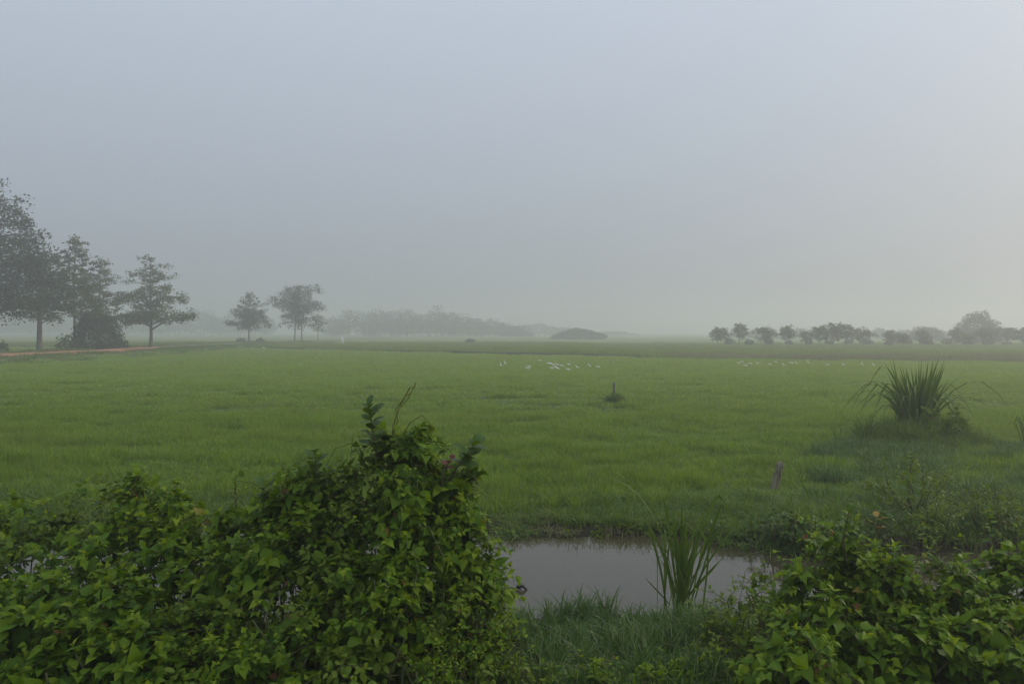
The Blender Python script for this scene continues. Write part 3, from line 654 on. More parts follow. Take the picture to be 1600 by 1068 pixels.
# ------------------------------------------------------------------ reeds and tall grass clumps
def curve_pts(ctrl, n=9):
    ctrl = np.array(ctrl, float); k = len(ctrl); u = np.linspace(0, k - 1, n); out = []
    pad = np.vstack([2 * ctrl[0] - ctrl[1], ctrl, 2 * ctrl[-1] - ctrl[-2]])
    for x in u:
        i = min(int(x), k - 2); t = x - i; p0, p1, p2, p3 = pad[i:i + 4]
        out.append(0.5 * ((2 * p1) + (-p0 + p2) * t + (2 * p0 - 5 * p1 + 4 * p2 - p3) * t * t + (-p0 + 3 * p1 - 3 * p2 + p3) * t ** 3))
    return np.array(out)
def blade(th, pts, wid, mat, side=None, n=9):
    pts = curve_pts(pts, n); t = np.linspace(0, 1, n); w_ = wid * np.minimum(1, 0.55 + 1.5 * t) * np.minimum(1, (1.02 - t) * 3.2)
    if side is None: d = pts[-1] - pts[0]; a = rng.normal(0, 0.5); side = np.array([math.cos(a), math.sin(a), 0])
    mb = MB(); mb.strip(pts, side, w_, 0.22, rng.random()); return mb.build('blade', M[mat], th)

Yr = 8.9; rb = P(1062, 945, Yr); rb[2] = float(H(rb[0], Yr))
th = empty('reed_clump', rb, 'clump of tall strap-leaved reeds rising from the near edge of the muddy water', 'reeds')
for ctrl, wd in (([(1056, 940, 0), (1042, 860, -.05), (1018, 800, -.15), (985, 762, -.25), (950, 745, -.3), (918, 740, -.35)], .035),
                 ([(1054, 940, 0), (1040, 880, .1), (1022, 835, .15), (1000, 800, .2), (985, 780, .25)], .035),
                 ([(1060, 940, 0), (1050, 860, .0), (1042, 800, .0), (1036, 776, .05)], .05), ([(1062, 940, .05), (1056, 850, .05), (1051, 790, .1)], .05),
                 ([(1064, 940, 0), (1065, 850, -.05), (1064, 788, -.1)], .06), ([(1066, 940, .1), (1072, 860, .1), (1070, 800, .15)], .05),
                 ([(1068, 940, 0), (1090, 850, .05), (1108, 800, .1), (1122, 773, .1), (1138, 795, .05), (1157, 838, 0)], .045),
                 ([(1070, 940, -.05), (1096, 870, -.1), (1116, 815, -.2), (1128, 785, -.25)], .05), ([(1070, 940, .1), (1085, 860, .2), (1100, 825, .3), (1088, 815, .3)], .045),
                 ([(1115, 868, -.1), (1100, 838, -.1), (1090, 820, -.1)], .04), ([(1070, 935, 0), (1105, 895, -.1), (1132, 868, -.2)], .045), ([(1072, 935, 0), (1098, 905, -.1), (1122, 880, -.15)], .05),
                 ([(1048, 945, 0), (1030, 925, -.1), (1006, 900, -.15)], .03), ([(1058, 945, -.1), (1046, 900, -.15), (1030, 870, -.2)], .03),
                 ([(1066, 945, -.1), (1078, 890, -.1), (1086, 840, -.15)], .05), ([(1062, 945, -.1), (1060, 880, -.1), (1068, 830, -.15)], .055), ([(1064, 945, .1), (1080, 880, .15), (1112, 840, .2)], .04)):
    blade(th, [P(a, b, Yr + c_) for a, b, c_ in ctrl], wd * 0.7, 'reed')
for k in range(42):
    a = rng.normal(0, 1); f = np.array([rb[0] + rng.normal(0, 0.09), Yr + rng.normal(0, 0.08), rb[2] - 0.02]); h = rng.uniform(0.5, 1.3); sx = 0.24 * a * h; kk = rng.uniform(0.1, 0.4) * (rng.random() < 0.45)
    blade(th, [f, f + [sx * 0.35, 0, h * 0.5], f + [sx * 0.8, rng.normal(0, 0.05), h * 0.85], f + [sx * (1.1 + kk * 4), rng.normal(0, 0.08), h * (1 - kk)]], rng.uniform(0.012, 0.030), 'reed')

def grass_clump(label, px, py, Y, n, hgt, wid, mat='reed', spread=0.25, arch=0.9, name='grass_clump', upright=0.5, cat='grass'):
    base = P(px, py, Y); base[2] = float(H(base[0], Y)); th = empty(name, base, label, cat)
    for i in range(n):
        a = rng.uniform(0, 6.28); r0 = spread * math.sqrt(rng.random()); f = base + np.array([math.cos(a) * r0, math.sin(a) * r0 * 0.7, 0]); f[2] = float(H(f[0], f[1])) - 0.03
        d = np.array([math.cos(a), math.sin(a) * 0.7, 0]); h = hgt * rng.uniform(0.7, 1.05)
        if rng.random() < upright:
            k = rng.uniform(0.02, 0.26); pts = [f, f + d * k * 0.35 * h + [0, 0, h * 0.5], f + d * (k + rng.uniform(0, 0.12)) * h + [rng.normal(0, 0.06), 0, h * rng.uniform(0.8, 1)]]
        else:
            k = arch * rng.uniform(0.5, 1.1); h *= rng.uniform(0.55, 0.95)
            pts = [f, f + d * k * 0.22 * h + [0, 0, h * 0.5], f + d * k * 0.55 * h + [0, 0, h * 0.85], f + d * k * 0.95 * h + [0, 0, h * 0.9], f + d * k * 1.35 * h + [0, 0, h * rng.uniform(0.45, 0.85)]]
        blade(th, pts, wid * rng.uniform(0.6, 1.2), mat, n=8)
    return th
grass_clump('big clump of tall arching sword-leaved grass standing in the field by the right edge', 1432, 692, 21.5, 170, 2.3, 0.058, spread=0.30, arch=0.9, upright=0.72)
grass_clump('yellow-green tuft just beside the big arching grass clump', 1352, 712, 20.5, 26, 1.0, 0.035, 'bank_grass', 0.12, 0.5, upright=0.8)
grass_clump('few tall bent blades standing apart from the grass clumps in the field', 1310, 700, 21.0, 4, 0.85, 0.03, 'reed', 0.05, 0.5)
grass_clump('tall thin grass stand cut by the right edge of the picture', 1606, 715, 20.5, 22, 1.1, 0.045, 'reed', 0.2, 0.7)
grass_clump('loose spray of bent grass blades right beside the big arching grass clump', 1515, 700, 21.0, 9, 0.9, 0.03, 'reed', 0.25, 0.8)

# rough grass: mound round the big clump, banks, near water edge
def patch_scatter(name, label, protos, pts, hs, over=1.0):
    x, y = np.array(pts).T; n = len(x); hs = np.broadcast_to(hs, (n,)) * rng.uniform(0.75, 1.2, n)
    return scatter(name, protos, np.stack([x, y, H(x, y)], -1), rng.uniform(0, 6.28, n), np.stack([np.full(n, over), np.full(n, over), hs], -1), rng.integers(0, len(protos), n), label)
rough = [blade_patch('rough_patch', 0.5, 90, 0.36, 0.019, M['bank_grass'], 1.1, 4, 70 + k, 0.04) for k in range(3)]
blue = [blade_patch('blue_patch', 0.3, 46, 0.46, 0.019, M['blue_grass'], 0.6, 4, 80 + k, 0.03) for k in range(3)]
cx0 = P(1430, 700, 21.3)
pts = np.stack([cx0[0] + rng.normal(-0.1, 0.95, 260), cx0[1] + rng.normal(-0.5, 0.7, 260)], -1)
rr = np.sqrt(((pts[:, 0] - cx0[0]) / 1.6) ** 2 + ((pts[:, 1] - cx0[1]) / 1.2) ** 2)
patch_scatter('rough_grass', 'rough dark grass heaped round the big arching grass clump', rough, pts, np.clip(2.9 - 1.35 * rr, 0.7, 3.0) * rng.uniform(0.6, 1.25, 260), 1.0)
p = jitter_grid(11.2, 15.5, 0.3, lambda x, y: (y + chan(x) + (0.95 * smooth((x - 2.2) / 1.6) + 0.35 * smooth((x - 4) / 1.5)) > 12.5 + 0.7 * (noise3(x * 1.6, 0, 0, 14) - 0.35)) & (y + chan(x) < 13.9 + noise3(x, y, 0, 15)), 13)
patch_scatter('bank_grass', 'coarse grass hanging over the far bank of the ditch', rough, p, 0.4 + 0.55 * noise3(p[:, 0] * 0.8, p[:, 1], 0, 16), 0.75)
pr = np.stack([rng.uniform(4.5, 17, 900), rng.uniform(12.3, 20.5, 900)], -1); pr = pr[(pr[:, 0] / pr[:, 1] > 0.36 + 0.10 * noise3(pr[:, 1], 0, 0, 61))]
patch_scatter('meadow_grass', 'taller bluish grass between the ditch and the big grass clump', [blade_patch('meadow_patch', 0.6, 120, 0.4, 0.013, M['blue_grass'], 0.7, 4, 90 + k, 0.05) for k in range(2)], pr, 0.55 + 0.6 * noise3(pr[:, 0], pr[:, 1], 0, 62))
p = jitter_grid(6.3, 8.9, 0.19, lambda x, y: (x > (815 - 800) / FPX * y) & (x < (1150 - 800) / FPX * y) & (y + 0.5 * chan(x + 3) < 8.5 + 0.5 * (noise3(x * 1.7, 3, 0, 34) - 0.3)) & (noise3(x * 2, y * 2, 0, 33) > 0.2), 3.2)
patch_scatter('water_grass', 'bluish long-bladed grass at the near water edge', blue, p, 0.4 + 0.55 * noise3(p[:, 0] * 2, p[:, 1] * 2, 0, 31), 0.85)
p = jitter_grid(4.6, 9.3, 0.3, lambda x, y: (y + 0.5 * chan(x + 3) < 8.7) & ((x < 0.0) | (x > 1.9) | (y < 6.8)), 9)
patch_scatter('undergrowth', 'dark low undergrowth on the near bank', rough, p, 0.55, 0.7)
straw = [blade_patch('straw_patch', 0.4, 40, 0.16, 0.012, M['dry'], 1.6, 3, 95 + k) for k in range(2)]
p = jitter_grid(11.3, 13.5, 0.28, lambda x, y: (noise3(x * 1.1, y * 1.1, 0, 41) > 0.5) & (y + chan(x) + (0.95 * smooth((x - 2.2) / 1.6) + 0.35 * smooth((x - 4) / 1.5)) > 12.45), 10)
patch_scatter('dead_grass', 'brown dead grass stalks on the far muddy bank', straw, p, 1.0)
edge = [blade_patch('edge_patch', 0.3, 34, 0.40, 0.017, M['bank_grass'], 1.9, 5, 110 + k, 0.03) for k in range(3)]
p = jitter_grid(10.6, 13.2, 0.13, lambda x, y: (np.abs(y + chan(x) + (0.95 * smooth((x - 2.2) / 1.6) + 0.35 * smooth((x - 4) / 1.5)) - 12.42) < 0.16) & (noise3(x * 1.9, 7, 0, 43) > 0.42), 9)
patch_scatter('edge_grass', 'ragged grass drooping over the far water edge', edge, p, 0.35 + 0.75 * noise3(p[:, 0] * 2.5, 1, 0, 44), 0.9)
cb = P(1300, 806, 13.2); p = np.stack([cb[0] + rng.normal(0, 0.22, 26), cb[1] + rng.normal(0, 0.15, 26)], -1)
patch_scatter('straw_heap', 'reddish-brown heap of dead straw on the far bank', straw, p, 1.3, 0.7)

# ------------------------------------------------------------------ posts
def post(name, label, b, t, r0, r1, notch=True):
    b = np.array(b); t = np.array(t); th = empty(name, b, label, 'post'); ax = unit(t - b); mb = MB(); u = np.linspace(0, 1, 9)
    pts = b + (t - b) * u[:, None] + (noise3(u * 4, 0.3, 0, 51)[:, None] - 0.5) * r0 * 0.5; rad = r0 + (r1 - r0) * u
    if notch: rad = rad * (1 - 0.16 * np.exp(-((u - 0.74) / 0.05) ** 2))
    mb.tube(pts, rad, 10); mb.build('shaft', M['post'], th, True)
    mc = MB(); mc.tube([t - ax * 0.01, t + ax * 0.012, t + ax * 0.02], [r1 * 0.96, r1 * 0.8, r1 * 0.35], 10); mc.build('cut_end', M['post'], th); return th
b = P(1206, 775, 15.0); b[2] = float(H(b[0], 15.0)) - 0.1
post('fence_post', 'weathered wooden post leaning towards the big grass clump above the far bank', b, P(1220, 722, 15.05), 0.08, 0.07)
b = P(960, 632, 32.7); b[2] = float(H(b[0], 32.7)) - 0.05
post('field_post', 'short upright wooden post in the middle of the field with grass heaped round its foot', b, [b[0] - 0.03, 32.7, b[2] + 0.92], 0.06, 0.055, False)
p = np.stack([b[0] + rng.normal(0, 0.26, 60), 32.6 + rng.normal(0, 0.2, 60)], -1)
patch_scatter('foot_grass', 'dark grass heaped round the foot of the short field post', [blade_patch('foot_patch', 0.35, 70, 0.36, 0.016, M['bank_grass'], 0.5, 3, 99)], p, np.clip(1.35 - 2.2 * np.abs(p[:, 0] - b[0]), 0.3, 1.35), 0.9)

# floating twig with a clod
tb = P(812, 920, 9.65); th = empty('floating_twig', [tb[0], tb[1], WZ], 'dark twig with a clod floating by the near water edge', 'twig')
mb = MB(); mb.tube([[tb[0] - 0.35, tb[1] + 0.05, WZ + 0.01], [tb[0] - 0.1, tb[1], WZ + 0.03], [tb[0] + 0.02, tb[1], WZ + 0.01]], 0.008, 5); mb.build('twig', M['bark'], th)
mb = MB(); mb.tube([[tb[0] - 0.05, tb[1], WZ - 0.01], [tb[0] - 0.02, tb[1], WZ + 0.04], [tb[0] + 0.04, tb[1] + 0.02, WZ + 0.045], [tb[0] + 0.09, tb[1], WZ + 0.0]], [0.008, 0.028, 0.024, 0.008], 7); mb.build('clod', M['leg'], th)

# ------------------------------------------------------------------ trees
def tree_meshes(seed, hgt, crad, cbase, style, n_leaf, leaf, mat, trunk_r, fork=False, lean=0.0):
    r = np.random.default_rng(seed); tr = MB(); pts_c = []
    u = np.linspace(0, 1, 8); top = hgt * 0.96
    tx = lean * u + 0.18 * np.sin(u * 5 + seed) * u; ty = 0.15 * np.sin(u * 4 + seed * 2) * u
    trunk = np.stack([tx, ty, u * top], -1); rad = trunk_r * (1 - u) ** 0.8 + 0.025; rad[0] *= 1.35
    if not fork: tr.tube(trunk, rad, 8)
    else:
        for sx in (-1, 1):
            t2 = trunk.copy(); t2[:, 0] += sx * (0.9 - 0.5 * u); t2[:, 2] *= 0.92; tr.tube(t2, rad * 0.75, 7)
    nl = int(14 + hgt * 2.0) + (40 if hgt > 20 else 0)
    for i in range(nl):
        v = (i + r.uniform(0, 0.7)) / nl; z = cbase + (hgt - cbase) * v
        if style == 'cone': R_ = crad * (1 - v) ** (0.75 if hgt < 20 else 0.6) * (0.75 + 0.35 * r.random()) + 0.25
        elif style == 'tier': R_ = crad * (1 - 0.75 * v) * (0.55 + 0.6 * abs(math.sin(v * 9 + seed))) + 0.25
        else: R_ = crad * math.sqrt(max(0.03, 1 - (2 * v - 0.85) ** 2 / 1.35)) * (0.75 + 0.35 * r.random())
        a = i * 2.4 + r.normal(0, 0.3); o = np.array([np.interp(z, trunk[:, 2], tx), np.interp(z, trunk[:, 2], ty), z])
        up = r.uniform(0.05, 0.45) if style != 'tier' else r.uniform(-0.02, 0.22)
        e = o + np.array([math.cos(a), math.sin(a), up]) * R_; m = (o + e) / 2 + np.array([0, 0, 0.08 * R_])
        tr.tube([o - [0, 0, 0.1 * R_], m, e], [0.03 + 0.02 * R_, 0.02 + 0.012 * R_, 0.012], 4, cap=False)
        nc = max(2, int(R_ * 1.3))
        for k in range(nc):
            f = (k + 0.8) / nc; q = m + (e - m) * f if f > 0.5 else o + (m - o) * min(1, f * 2 + 0.15)
            pts_c.append((q + r.normal(0, 0.22 + 0.06 * R_, 3) * [1, 1, 0.6], 0.34 + 0.13 * R_))
    pts_c.append((trunk[-1], 0.5))
    C = np.array([p for p, _ in pts_c]); S = np.array([s for _, s in pts_c]); k = r.choice(len(C), n_leaf, p=S ** 2 / (S ** 2).sum())
    pos = C[k] + unit(r.normal(0, 1, (n_leaf, 3))) * (r.random((n_leaf, 1)) ** 0.45) * (S[k] * (0.7 + 0.6 * r.random(len(C))[k]))[:, None] * ([1.15, 1.15, 0.55] if style == 'tier' else [1.1, 1.1, 0.8])
    d = unit(r.normal(0, 1, (n_leaf, 3)) * [1, 1, 0.7] + [0, 0, -0.15]); nn = unit(np.cross(d, unit(r.normal(0, 1, (n_leaf, 3)) + [0, 0, 0.01])) + [0, 0, 0.35]); sd = unit(np.cross(d, nn)); s = (leaf * r.uniform(0.6, 1.3, n_leaf))[:, None]
    V = np.stack([pos, pos + d * s * 0.45 + sd * s * 0.33, pos + d * s, pos + d * s * 0.45 - sd * s * 0.33], 1).reshape(-1, 3)
    Q = np.arange(n_leaf * 4).reshape(-1, 4)
    return tr.mesh('trunk', M['bark']), to_mesh('crown', V, [Q], M[mat], False, np.repeat(r.random(n_leaf), 4))

def tree(label, px, Y, hgt, crad, cbase, style='tier', n=4500, leaf=0.36, mat='teak', tr=0.2, seed=1, group=None, name='tree', fork=False, x=None, cat='tree'):
    X = (px - 800) / FPX * Y; b = (X, Y, float(H(X, Y)) - 0.05); th = empty(name, b, label, cat, group)
    a, c_ = tree_meshes(seed, hgt, crad, cbase, style, n, leaf, mat, tr, fork); link('trunk', a, th); link('crown', c_, th, 'stuff'); return th

G = 'trees along the dirt road'
tree('huge dark dense tree cut by the left edge of the picture', -42, 103, 24.3, 11.2, 4.4, 'cone', 42000, 0.34, 'dark_tree', 0.5, 3, G)
tree('tree with a stout pale trunk between the huge dark tree and the slim trees', 62, 107, 13.2, 4.2, 4.2, 'round', 6500, 0.30, 'teak', 0.36, 5, G)
tree('slim tall tree with a thin pale trunk beside the dark bush by the road', 117, 112, 15.6, 3.5, 4.8, 'tier', 6500, 0.30, 'teak', 0.2, 8, G)
tree('slim tiered tree growing right behind the dark roadside bush', 155, 120, 13.6, 3.9, 3.8, 'tier', 6500, 0.30, 'teak', 0.2, 11, G)
tree('broad conical tree with spreading lower limbs standing alone at the end of the dirt road', 236, 126, 14.3, 5.9, 3.4, 'tier', 9500, 0.30, 'teak', 0.24, 14, G)
tree('small conical tree farther off between the lone roadside tree and the round-crowned tree', 389, 185, 11.5, 4.9, 3.0, 'cone', 6500, 0.32, 'dark_tree', 0.18, 17, G)
tree('round-crowned tree with forked trunks in the haze beside the small conical tree', 466, 190, 13.2, 5.9, 3.2, 'round', 9500, 0.32, 'dark_tree', 0.2, 20, G, fork=True)
tree('little thin tree at the side of the round-crowned tree in the haze', 497, 215, 6.8, 1.8, 2.4, 'round', 700, 0.35, 'teak', 0.09, 23, G)
tree('faint reddish thin tree in front of the misty wood', 545, 340, 12.0, 4.6, 3.0, 'round', 1400, 0.4, 'teak', 0.14, 24)
def bush(label, px, Y, wid, hgt, n, leaf, mat, seed, name='bush', group=None, flat=0.0, cat='bush'):
    r = np.random.default_rng(seed); X = (px - 800) / FPX * Y; b = np.array([X, Y, float(H(X, Y)) - 0.05]); th = empty(name, b, label, cat, group); st = MB()
    for k in range(6):
        a = k * 1.05; st.tube([[0, 0, 0], [math.cos(a) * wid * 0.15, math.sin(a) * wid * 0.15, hgt * 0.45], [math.cos(a) * wid * 0.3, math.sin(a) * wid * 0.3, hgt * 0.75]], [0.06, 0.045, 0.02], 5)
    link('stem', st.mesh('stem', M['bark']), th)
    d = unit(r.normal(0, 1, (n, 3))); d[:, 2] = np.abs(d[:, 2]); lump = 0.72 + 0.5 * noise3(d[:, 0] * 2.5 + seed, d[:, 1] * 2.5, d[:, 2] * 2.5, seed)
    rr = (lump * r.uniform(0.35, 1.0, n) ** 0.35)[:, None]; pos = d * rr * [wid / 2, wid / 2, hgt] * [1, 1, 1]; pos[:, 2] *= 1 - flat * np.clip(np.abs(pos[:, 0] / wid * 2 + 0.25 * flat), 0, 1); pos[:, 2] = np.maximum(pos[:, 2], 0.05)
    dd = unit(r.normal(0, 1, (n, 3))); nn = unit(np.cross(dd, r.normal(0, 1, (n, 3))) + [0, 0, 0.3]); sd = unit(np.cross(dd, nn)); s = (leaf * r.uniform(0.6, 1.3, n))[:, None]
    V = np.stack([pos, pos + dd * s * 0.45 + sd * s * 0.33, pos + dd * s, pos + dd * s * 0.45 - sd * s * 0.33], 1).reshape(-1, 3)
    link('crown', to_mesh('crown', V, [np.arange(n * 4).reshape(-1, 4)], M[mat], False, np.repeat(r.random(n), 4)), th, 'stuff'); return th
bush('dense dark rounded bush under the slim roadside trees', 152, 114, 7.6, 5.2, 9000, 0.28, 'dark_tree', 31)
bush('small sparse bush at the left of the dark roadside bush', 107, 110, 3.4, 2.4, 420, 0.34, 'teak', 32)
bush('leafy twig bush at the far left edge beside the road', 2, 103, 2.0, 1.9, 260, 0.34, 'teak', 33)
bush('low brown bush at the foot of the small conical tree', 377, 183, 2.6, 1.2, 260, 0.3, 'teak', 34)
bush('low brown bush just right of the small conical tree', 407, 184, 2.4, 1.1, 220, 0.3, 'teak', 35)
bush('wide hazy bush-covered mound alone on the horizon in the centre', 905, 300, 21.5, 5.0, 6500, 0.5, 'dark_tree', 36, 'bush_mound', cat='mound', flat=0.42)
bush('tiny dark bush on the far field before the misty wood', 735, 185, 2.6, 1.0, 260, 0.3, 'dark_tree', 37)
# right-hand trees
G2 = 'young trees in the row behind the dry bank'
SM = [(1122, 118, 2.7, 1.35, 'round sapling tree starting the row at its open end'), (1155, 118, 3.5, 1.1, 'second young tree of the row, taller and narrower than the first'), (1196, 116, 2.9, 1.4, 'third young tree of the row, low and olive'),
      (1231, 116, 3.1, 1.2, 'fourth young tree of the row, with a dense head'), (1258, 120, 2.3, 0.9, 'low young tree between the fourth tree and the wide-headed trees'), (1280, 112, 2.9, 1.1, 'young tree at the near side of the wide-headed trees'),
      (1300, 112, 3.3, 1.6, 'wide-headed young tree with umbrella leaf tufts'), (1322, 113, 3.2, 1.3, 'young tree adjoining the wide-headed tree on its far side'), (1348, 116, 2.4, 1.2, 'low rounded young tree past the wide-headed trees'),
      (1394, 114, 2.3, 1.1, 'young tree with drooping tufts before the distant dome-shaped tree'), (1411, 110, 1.9, 0.8, 'small yellowish young tree right below the distant dome-shaped tree'), (1442, 116, 2.6, 1.0, 'young tree straight below the distant dome-shaped tree'),
      (1447, 112, 1.6, 0.9, 'low yellow-green young tree in front of the row'), (1492, 116, 2.6, 1.0, 'feathery young tree left of the big distant round tree'), (1512, 112, 1.9, 0.9, 'low young tree beneath the big distant round tree'),
      (1541, 112, 2.7, 1.4, 'young tree in front of the big distant round tree'), (1575, 118, 2.9, 1.3, 'young tree just past the big distant round tree'), (1600, 116, 2.7, 1.3, 'young tree cut by the right edge of the picture')]
for i, (px, Y, hh, cr, lab) in enumerate(SM):
    tree(lab, px, Y * 1.3, hh * 1.2, cr * 1.25, hh * 0.42, 'round', int(520 * cr * cr + 260), 0.31, 'young', 0.06, 60 + i, G2, 'young_tree')
bush('big distant round-crowned tree rising above the young trees on the right', 1530, 205, 11.4, 7.8, 7500, 0.40, 'dark_tree', 90, 'round_tree', cat='tree')
bush('distant dome-shaped tree behind the young trees', 1448, 240, 10.4, 4.6, 3600, 0.42, 'dark_tree', 91, 'dome_tree', cat='tree')
bush('low hazy bush left of the distant dome-shaped tree', 1405, 200, 5.0, 2.6, 900, 0.4, 'dark_tree', 92)

# far woods that read as one mass
def wood(name, label, rows, seed, mat='dark_tree', leaf=0.8, per=700):
    r = np.random.default_rng(seed); V = []; R_ = []; tr = MB()
    for px, Y, hh, wd in rows:
        X = (px - 800) / FPX * Y; z0 = float(H(X, Y)); tr.tube([[X, Y, z0 - 0.1], [X + r.normal(0, 0.3), Y, z0 + hh * 0.6]], [0.25, 0.1], 5)
        n = int(per * max(1, wd / 7)); d = unit(r.normal(0, 1, (n, 3))); lump = 0.65 + 0.6 * noise3(d[:, 0] * 2.2 + px, d[:, 1] * 2.2, d[:, 2] * 2.2 + Y, seed)
        pos = np.array([X, Y, z0 + hh * 0.53]) + d * (lump * r.uniform(0.3, 1, n) ** 0.4)[:, None] * [wd / 2, wd / 2, hh * 0.5]
        dd = unit(r.normal(0, 1, (n, 3))); sd = unit(np.cross(dd, r.normal(0, 1, (n, 3)))); s = (leaf * r.uniform(0.6, 1.3, n))[:, None]
        V.append(np.stack([pos, pos + dd * s * 0.45 + sd * s * 0.35, pos + dd * s, pos + dd * s * 0.45 - sd * s * 0.35], 1).reshape(-1, 3)); R_.append(np.repeat(r.random(n), 4))
    V = np.concatenate(V); n = len(V); tr.add(V, np.arange(n).reshape(-1, 4), None, np.concatenate(R_))
    o = tr.build(name, M[mat], None, False); return tag(o, label, None, None, 'stuff')
rows = []
for px, top in ((520, 500), (570, 492), (592, 486), (612, 490), (636, 487), (660, 494), (682, 484), (700, 492), (722, 496), (742, 500), (765, 503), (785, 508), (805, 513)):
    Y = 420 + rng.uniform(-15, 35); rows.append((px, Y, (528 - top) / FPX * Y * 1.05, (22 + rng.uniform(0, 8)) / FPX * Y * 1.6))
    rows.append((px + 11, Y + 18, (529 - top - 9) / FPX * Y, 30 / FPX * Y * 1.4))
wood('misty_wood', 'misty wood fading into the fog left of the centre', rows, 201)
rows = [(px, 560 + rng.uniform(-20, 40), 0.3 * (4 + 8 * rng.random()) + (526 - top) / FPX * 560, 15) for px, top in ((820, 513), (842, 514), (862, 517), (880, 518), (945, 524), (965, 526), (985, 526))]
wood('fog_trees', 'faint trees almost lost in the fog behind the bush mound', rows, 202)
rows = []
for px in range(-60, 420, 17):
    Y = 520 + rng.uniform(-30, 60); rows.append((px, Y, rng.uniform(11, 18) * (1.05 - 0.15 * (px > 330)), rng.uniform(14, 22)))
wood('background_wood', 'dim wooded background behind the roadside trees', rows, 203)
rows = []
for px in range(1150, 1660, 14):
    Y = 330 + rng.uniform(-20, 60); rows.append((px, Y, rng.uniform(2.0, 4.6), rng.uniform(5, 9)))
wood('hazy_scrub', 'hazy scrub line behind the young trees on the right', rows, 204, per=420)
rows = []
for px in range(1140, 1620, 31):
    Y = 160 + rng.uniform(0, 12); rows.append((px, Y, rng.uniform(0.8, 1.6), rng.uniform(1.6, 2.6)))
wood('scrub', 'low scrub filling the row of young trees', rows, 205, leaf=0.34, per=240)

# white marker at the far field edge
mk = P(535, 541, 165); mk[2] = float(H(mk[0], 165)); th = empty('marker_stone', mk, 'small white upright marker at the far edge of the field before the misty wood', 'marker')
def prism(name, x0, x1, h0, h1, dy, mat, parent):
    V = [(x0, -dy, 0), (x1, -dy, 0), (x1, dy, 0), (x0, dy, 0), (x0, -dy, h0), (x1, -dy, h1), (x1, dy, h1), (x0, dy, h0)]
    return link(name, to_mesh(name, V, [[(0, 3, 2, 1), (4, 5, 6, 7), (0, 1, 5, 4), (2, 3, 7, 6), (1, 2, 6, 5), (0, 4, 7, 3)]], M[mat], False), parent)
prism('slab', -0.22, 0.06, 1.75, 1.6, 0.08, 'whitewash', th); prism('side_slab', 0.065, 0.26, 1.1, 1.25, 0.06, 'whitewash', th)

# ------------------------------------------------------------------ egrets
def egret_meshes(pose):
    up = {'forage': 0, 'stand': 1, 'walk': 2}[pose]
    if up == 0:   sp = [(-.30, .27, .012), (-.24, .29, .035), (-.12, .32, .075), (0, .345, .085), (.10, .37, .062), (.15, .40, .035), (.19, .44, .026), (.235, .455, .024), (.275, .44, .024), (.305, .415, .030), (.335, .40, .018)]; bk = [(.33, .40), (.42, .34)]
    elif up == 1: sp = [(-.20, .22, .012), (-.16, .27, .035), (-.08, .35, .072), (0, .42, .078), (.05, .49, .052), (.055, .56, .030), (.03, .63, .024), (.035, .70, .022), (.065, .745, .026), (.095, .75, .030), (.125, .745, .016)]; bk = [(.12, .745), (.225, .735)]
    else:         sp = [(-.27, .28, .012), (-.21, .305, .035), (-.10, .345, .074), (.01, .385, .080), (.09, .43, .055), (.12, .49, .032), (.115, .55, .025), (.13, .60, .024), (.165, .625, .027), (.195, .625, .030), (.225, .615, .016)]; bk = [(.22, .615), (.32, .59)]
    sp = np.array(sp); b = MB(); b.tube(np.stack([sp[:, 0], 0 * sp[:, 0], sp[:, 1]], -1), sp[:, 2], 8)
    k = MB(); k.tube([(bk[0][0], 0, bk[0][1]), ((bk[0][0] + bk[1][0]) / 2, 0, (bk[0][1] + bk[1][1]) / 2), (bk[1][0], 0, bk[1][1])], [0.014, 0.009, 0.002], 5)
    legs = []
    for s in (-1, 1):
        g = MB(); hz = 0.30 if up != 1 else 0.34; g.tube([(0.0, s * 0.03, hz), (-0.03 + 0.03 * s, s * 0.035, hz * 0.5), (0.02 * s, s * 0.035, 0.0), (0.07 + 0.02 * s, s * 0.04, -0.01)], [0.012, 0.008, 0.008, 0.006], 5); legs.append(g.mesh('leg', M['leg']))
    return b.mesh('body', M['white']), k.mesh('beak', M['beak']), legs
EG = {p: egret_meshes(p) for p in ('forage', 'stand', 'walk')}
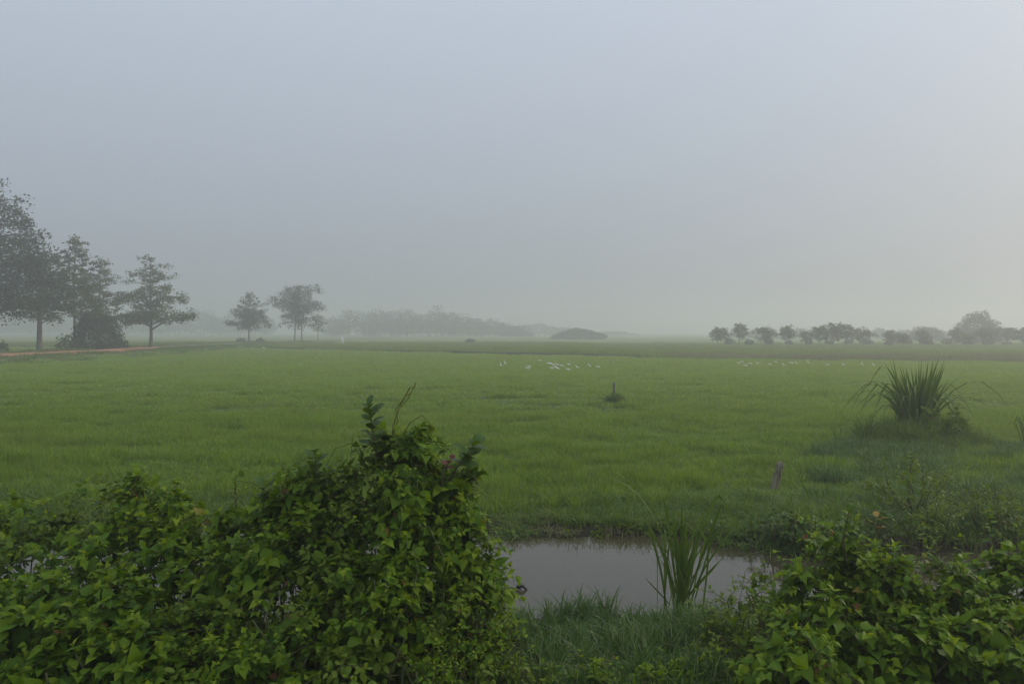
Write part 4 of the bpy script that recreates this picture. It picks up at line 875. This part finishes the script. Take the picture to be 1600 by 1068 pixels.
ORD = 'first second third fourth fifth sixth seventh eighth ninth tenth eleventh twelfth thirteenth fourteenth fifteenth sixteenth seventeenth eighteenth'.split()
def egret(px, py, pose, label, group, face=180, sc=1.0):
    z = 0.0
    Y = CZ * FPX / (py + 2.5 - HOR); X = (px - 800) / FPX * Y; z = float(H(X, Y)); Y = (CZ - z) * FPX / (py + 2.5 - HOR); X = (px - 800) / FPX * Y
    th = empty('egret', (X, Y, float(H(X, Y)) + 0.02), label, 'egret', group); th.rotation_euler.z = R(face + rng.normal(0, 14)); th.scale = (sc,) * 3
    bm, km, lg = EG[pose]; link('body', bm, th); link('beak', km, th)
    for l in lg: link('leg', l, th)
mid = [(782.5, 573, 'stand'), (789, 570.5, 'stand'), (824.5, 577.5, 'forage'), (827, 575, 'forage'), (844, 564, 'forage'), (857, 569.5, 'forage'), (860.5, 568, 'forage'), (862, 577, 'forage'), (864, 571.5, 'forage'),
       (868, 575, 'forage'), (870, 571.5, 'walk'), (871.5, 578, 'forage'), (877.5, 573, 'forage'), (888, 579.5, 'forage'), (889, 571, 'forage'), (901.5, 576, 'walk'), (921, 573.5, 'walk'), (934.5, 575, 'forage')]
for i, (a, b_, ps) in enumerate(mid): egret(a, b_, ps, f'{ORD[i]} white egret counted from the left in the flock at the field centre', 'egrets at the field centre', 180, 0.66)
rt = [(1154.5, 567.8, 'forage'), (1160, 566, 'forage'), (1165, 572.5, 'forage'), (1172.5, 569, 'forage'), (1183.5, 568.5, 'forage'), (1203, 570.5, 'forage'), (1212.5, 566.8, 'forage'), (1224, 571.5, 'walk'), (1236.5, 568, 'forage'), (1243.5, 567.3, 'forage'),
      (1262.5, 567.8, 'stand'), (1293.5, 571, 'forage'), (1318, 572, 'walk'), (1347, 571.5, 'stand'), (1365, 572, 'walk')]
for i, (a, b_, ps) in enumerate(rt): egret(a, b_, ps, f'{ORD[i]} white egret counted from the left in the flock before the dry bank', 'egrets before the dry bank', 180, 0.62)
egret(412, 543.5, 'forage', 'lone white egret at the far field bank below the round-crowned tree', None, 180, 0.9)
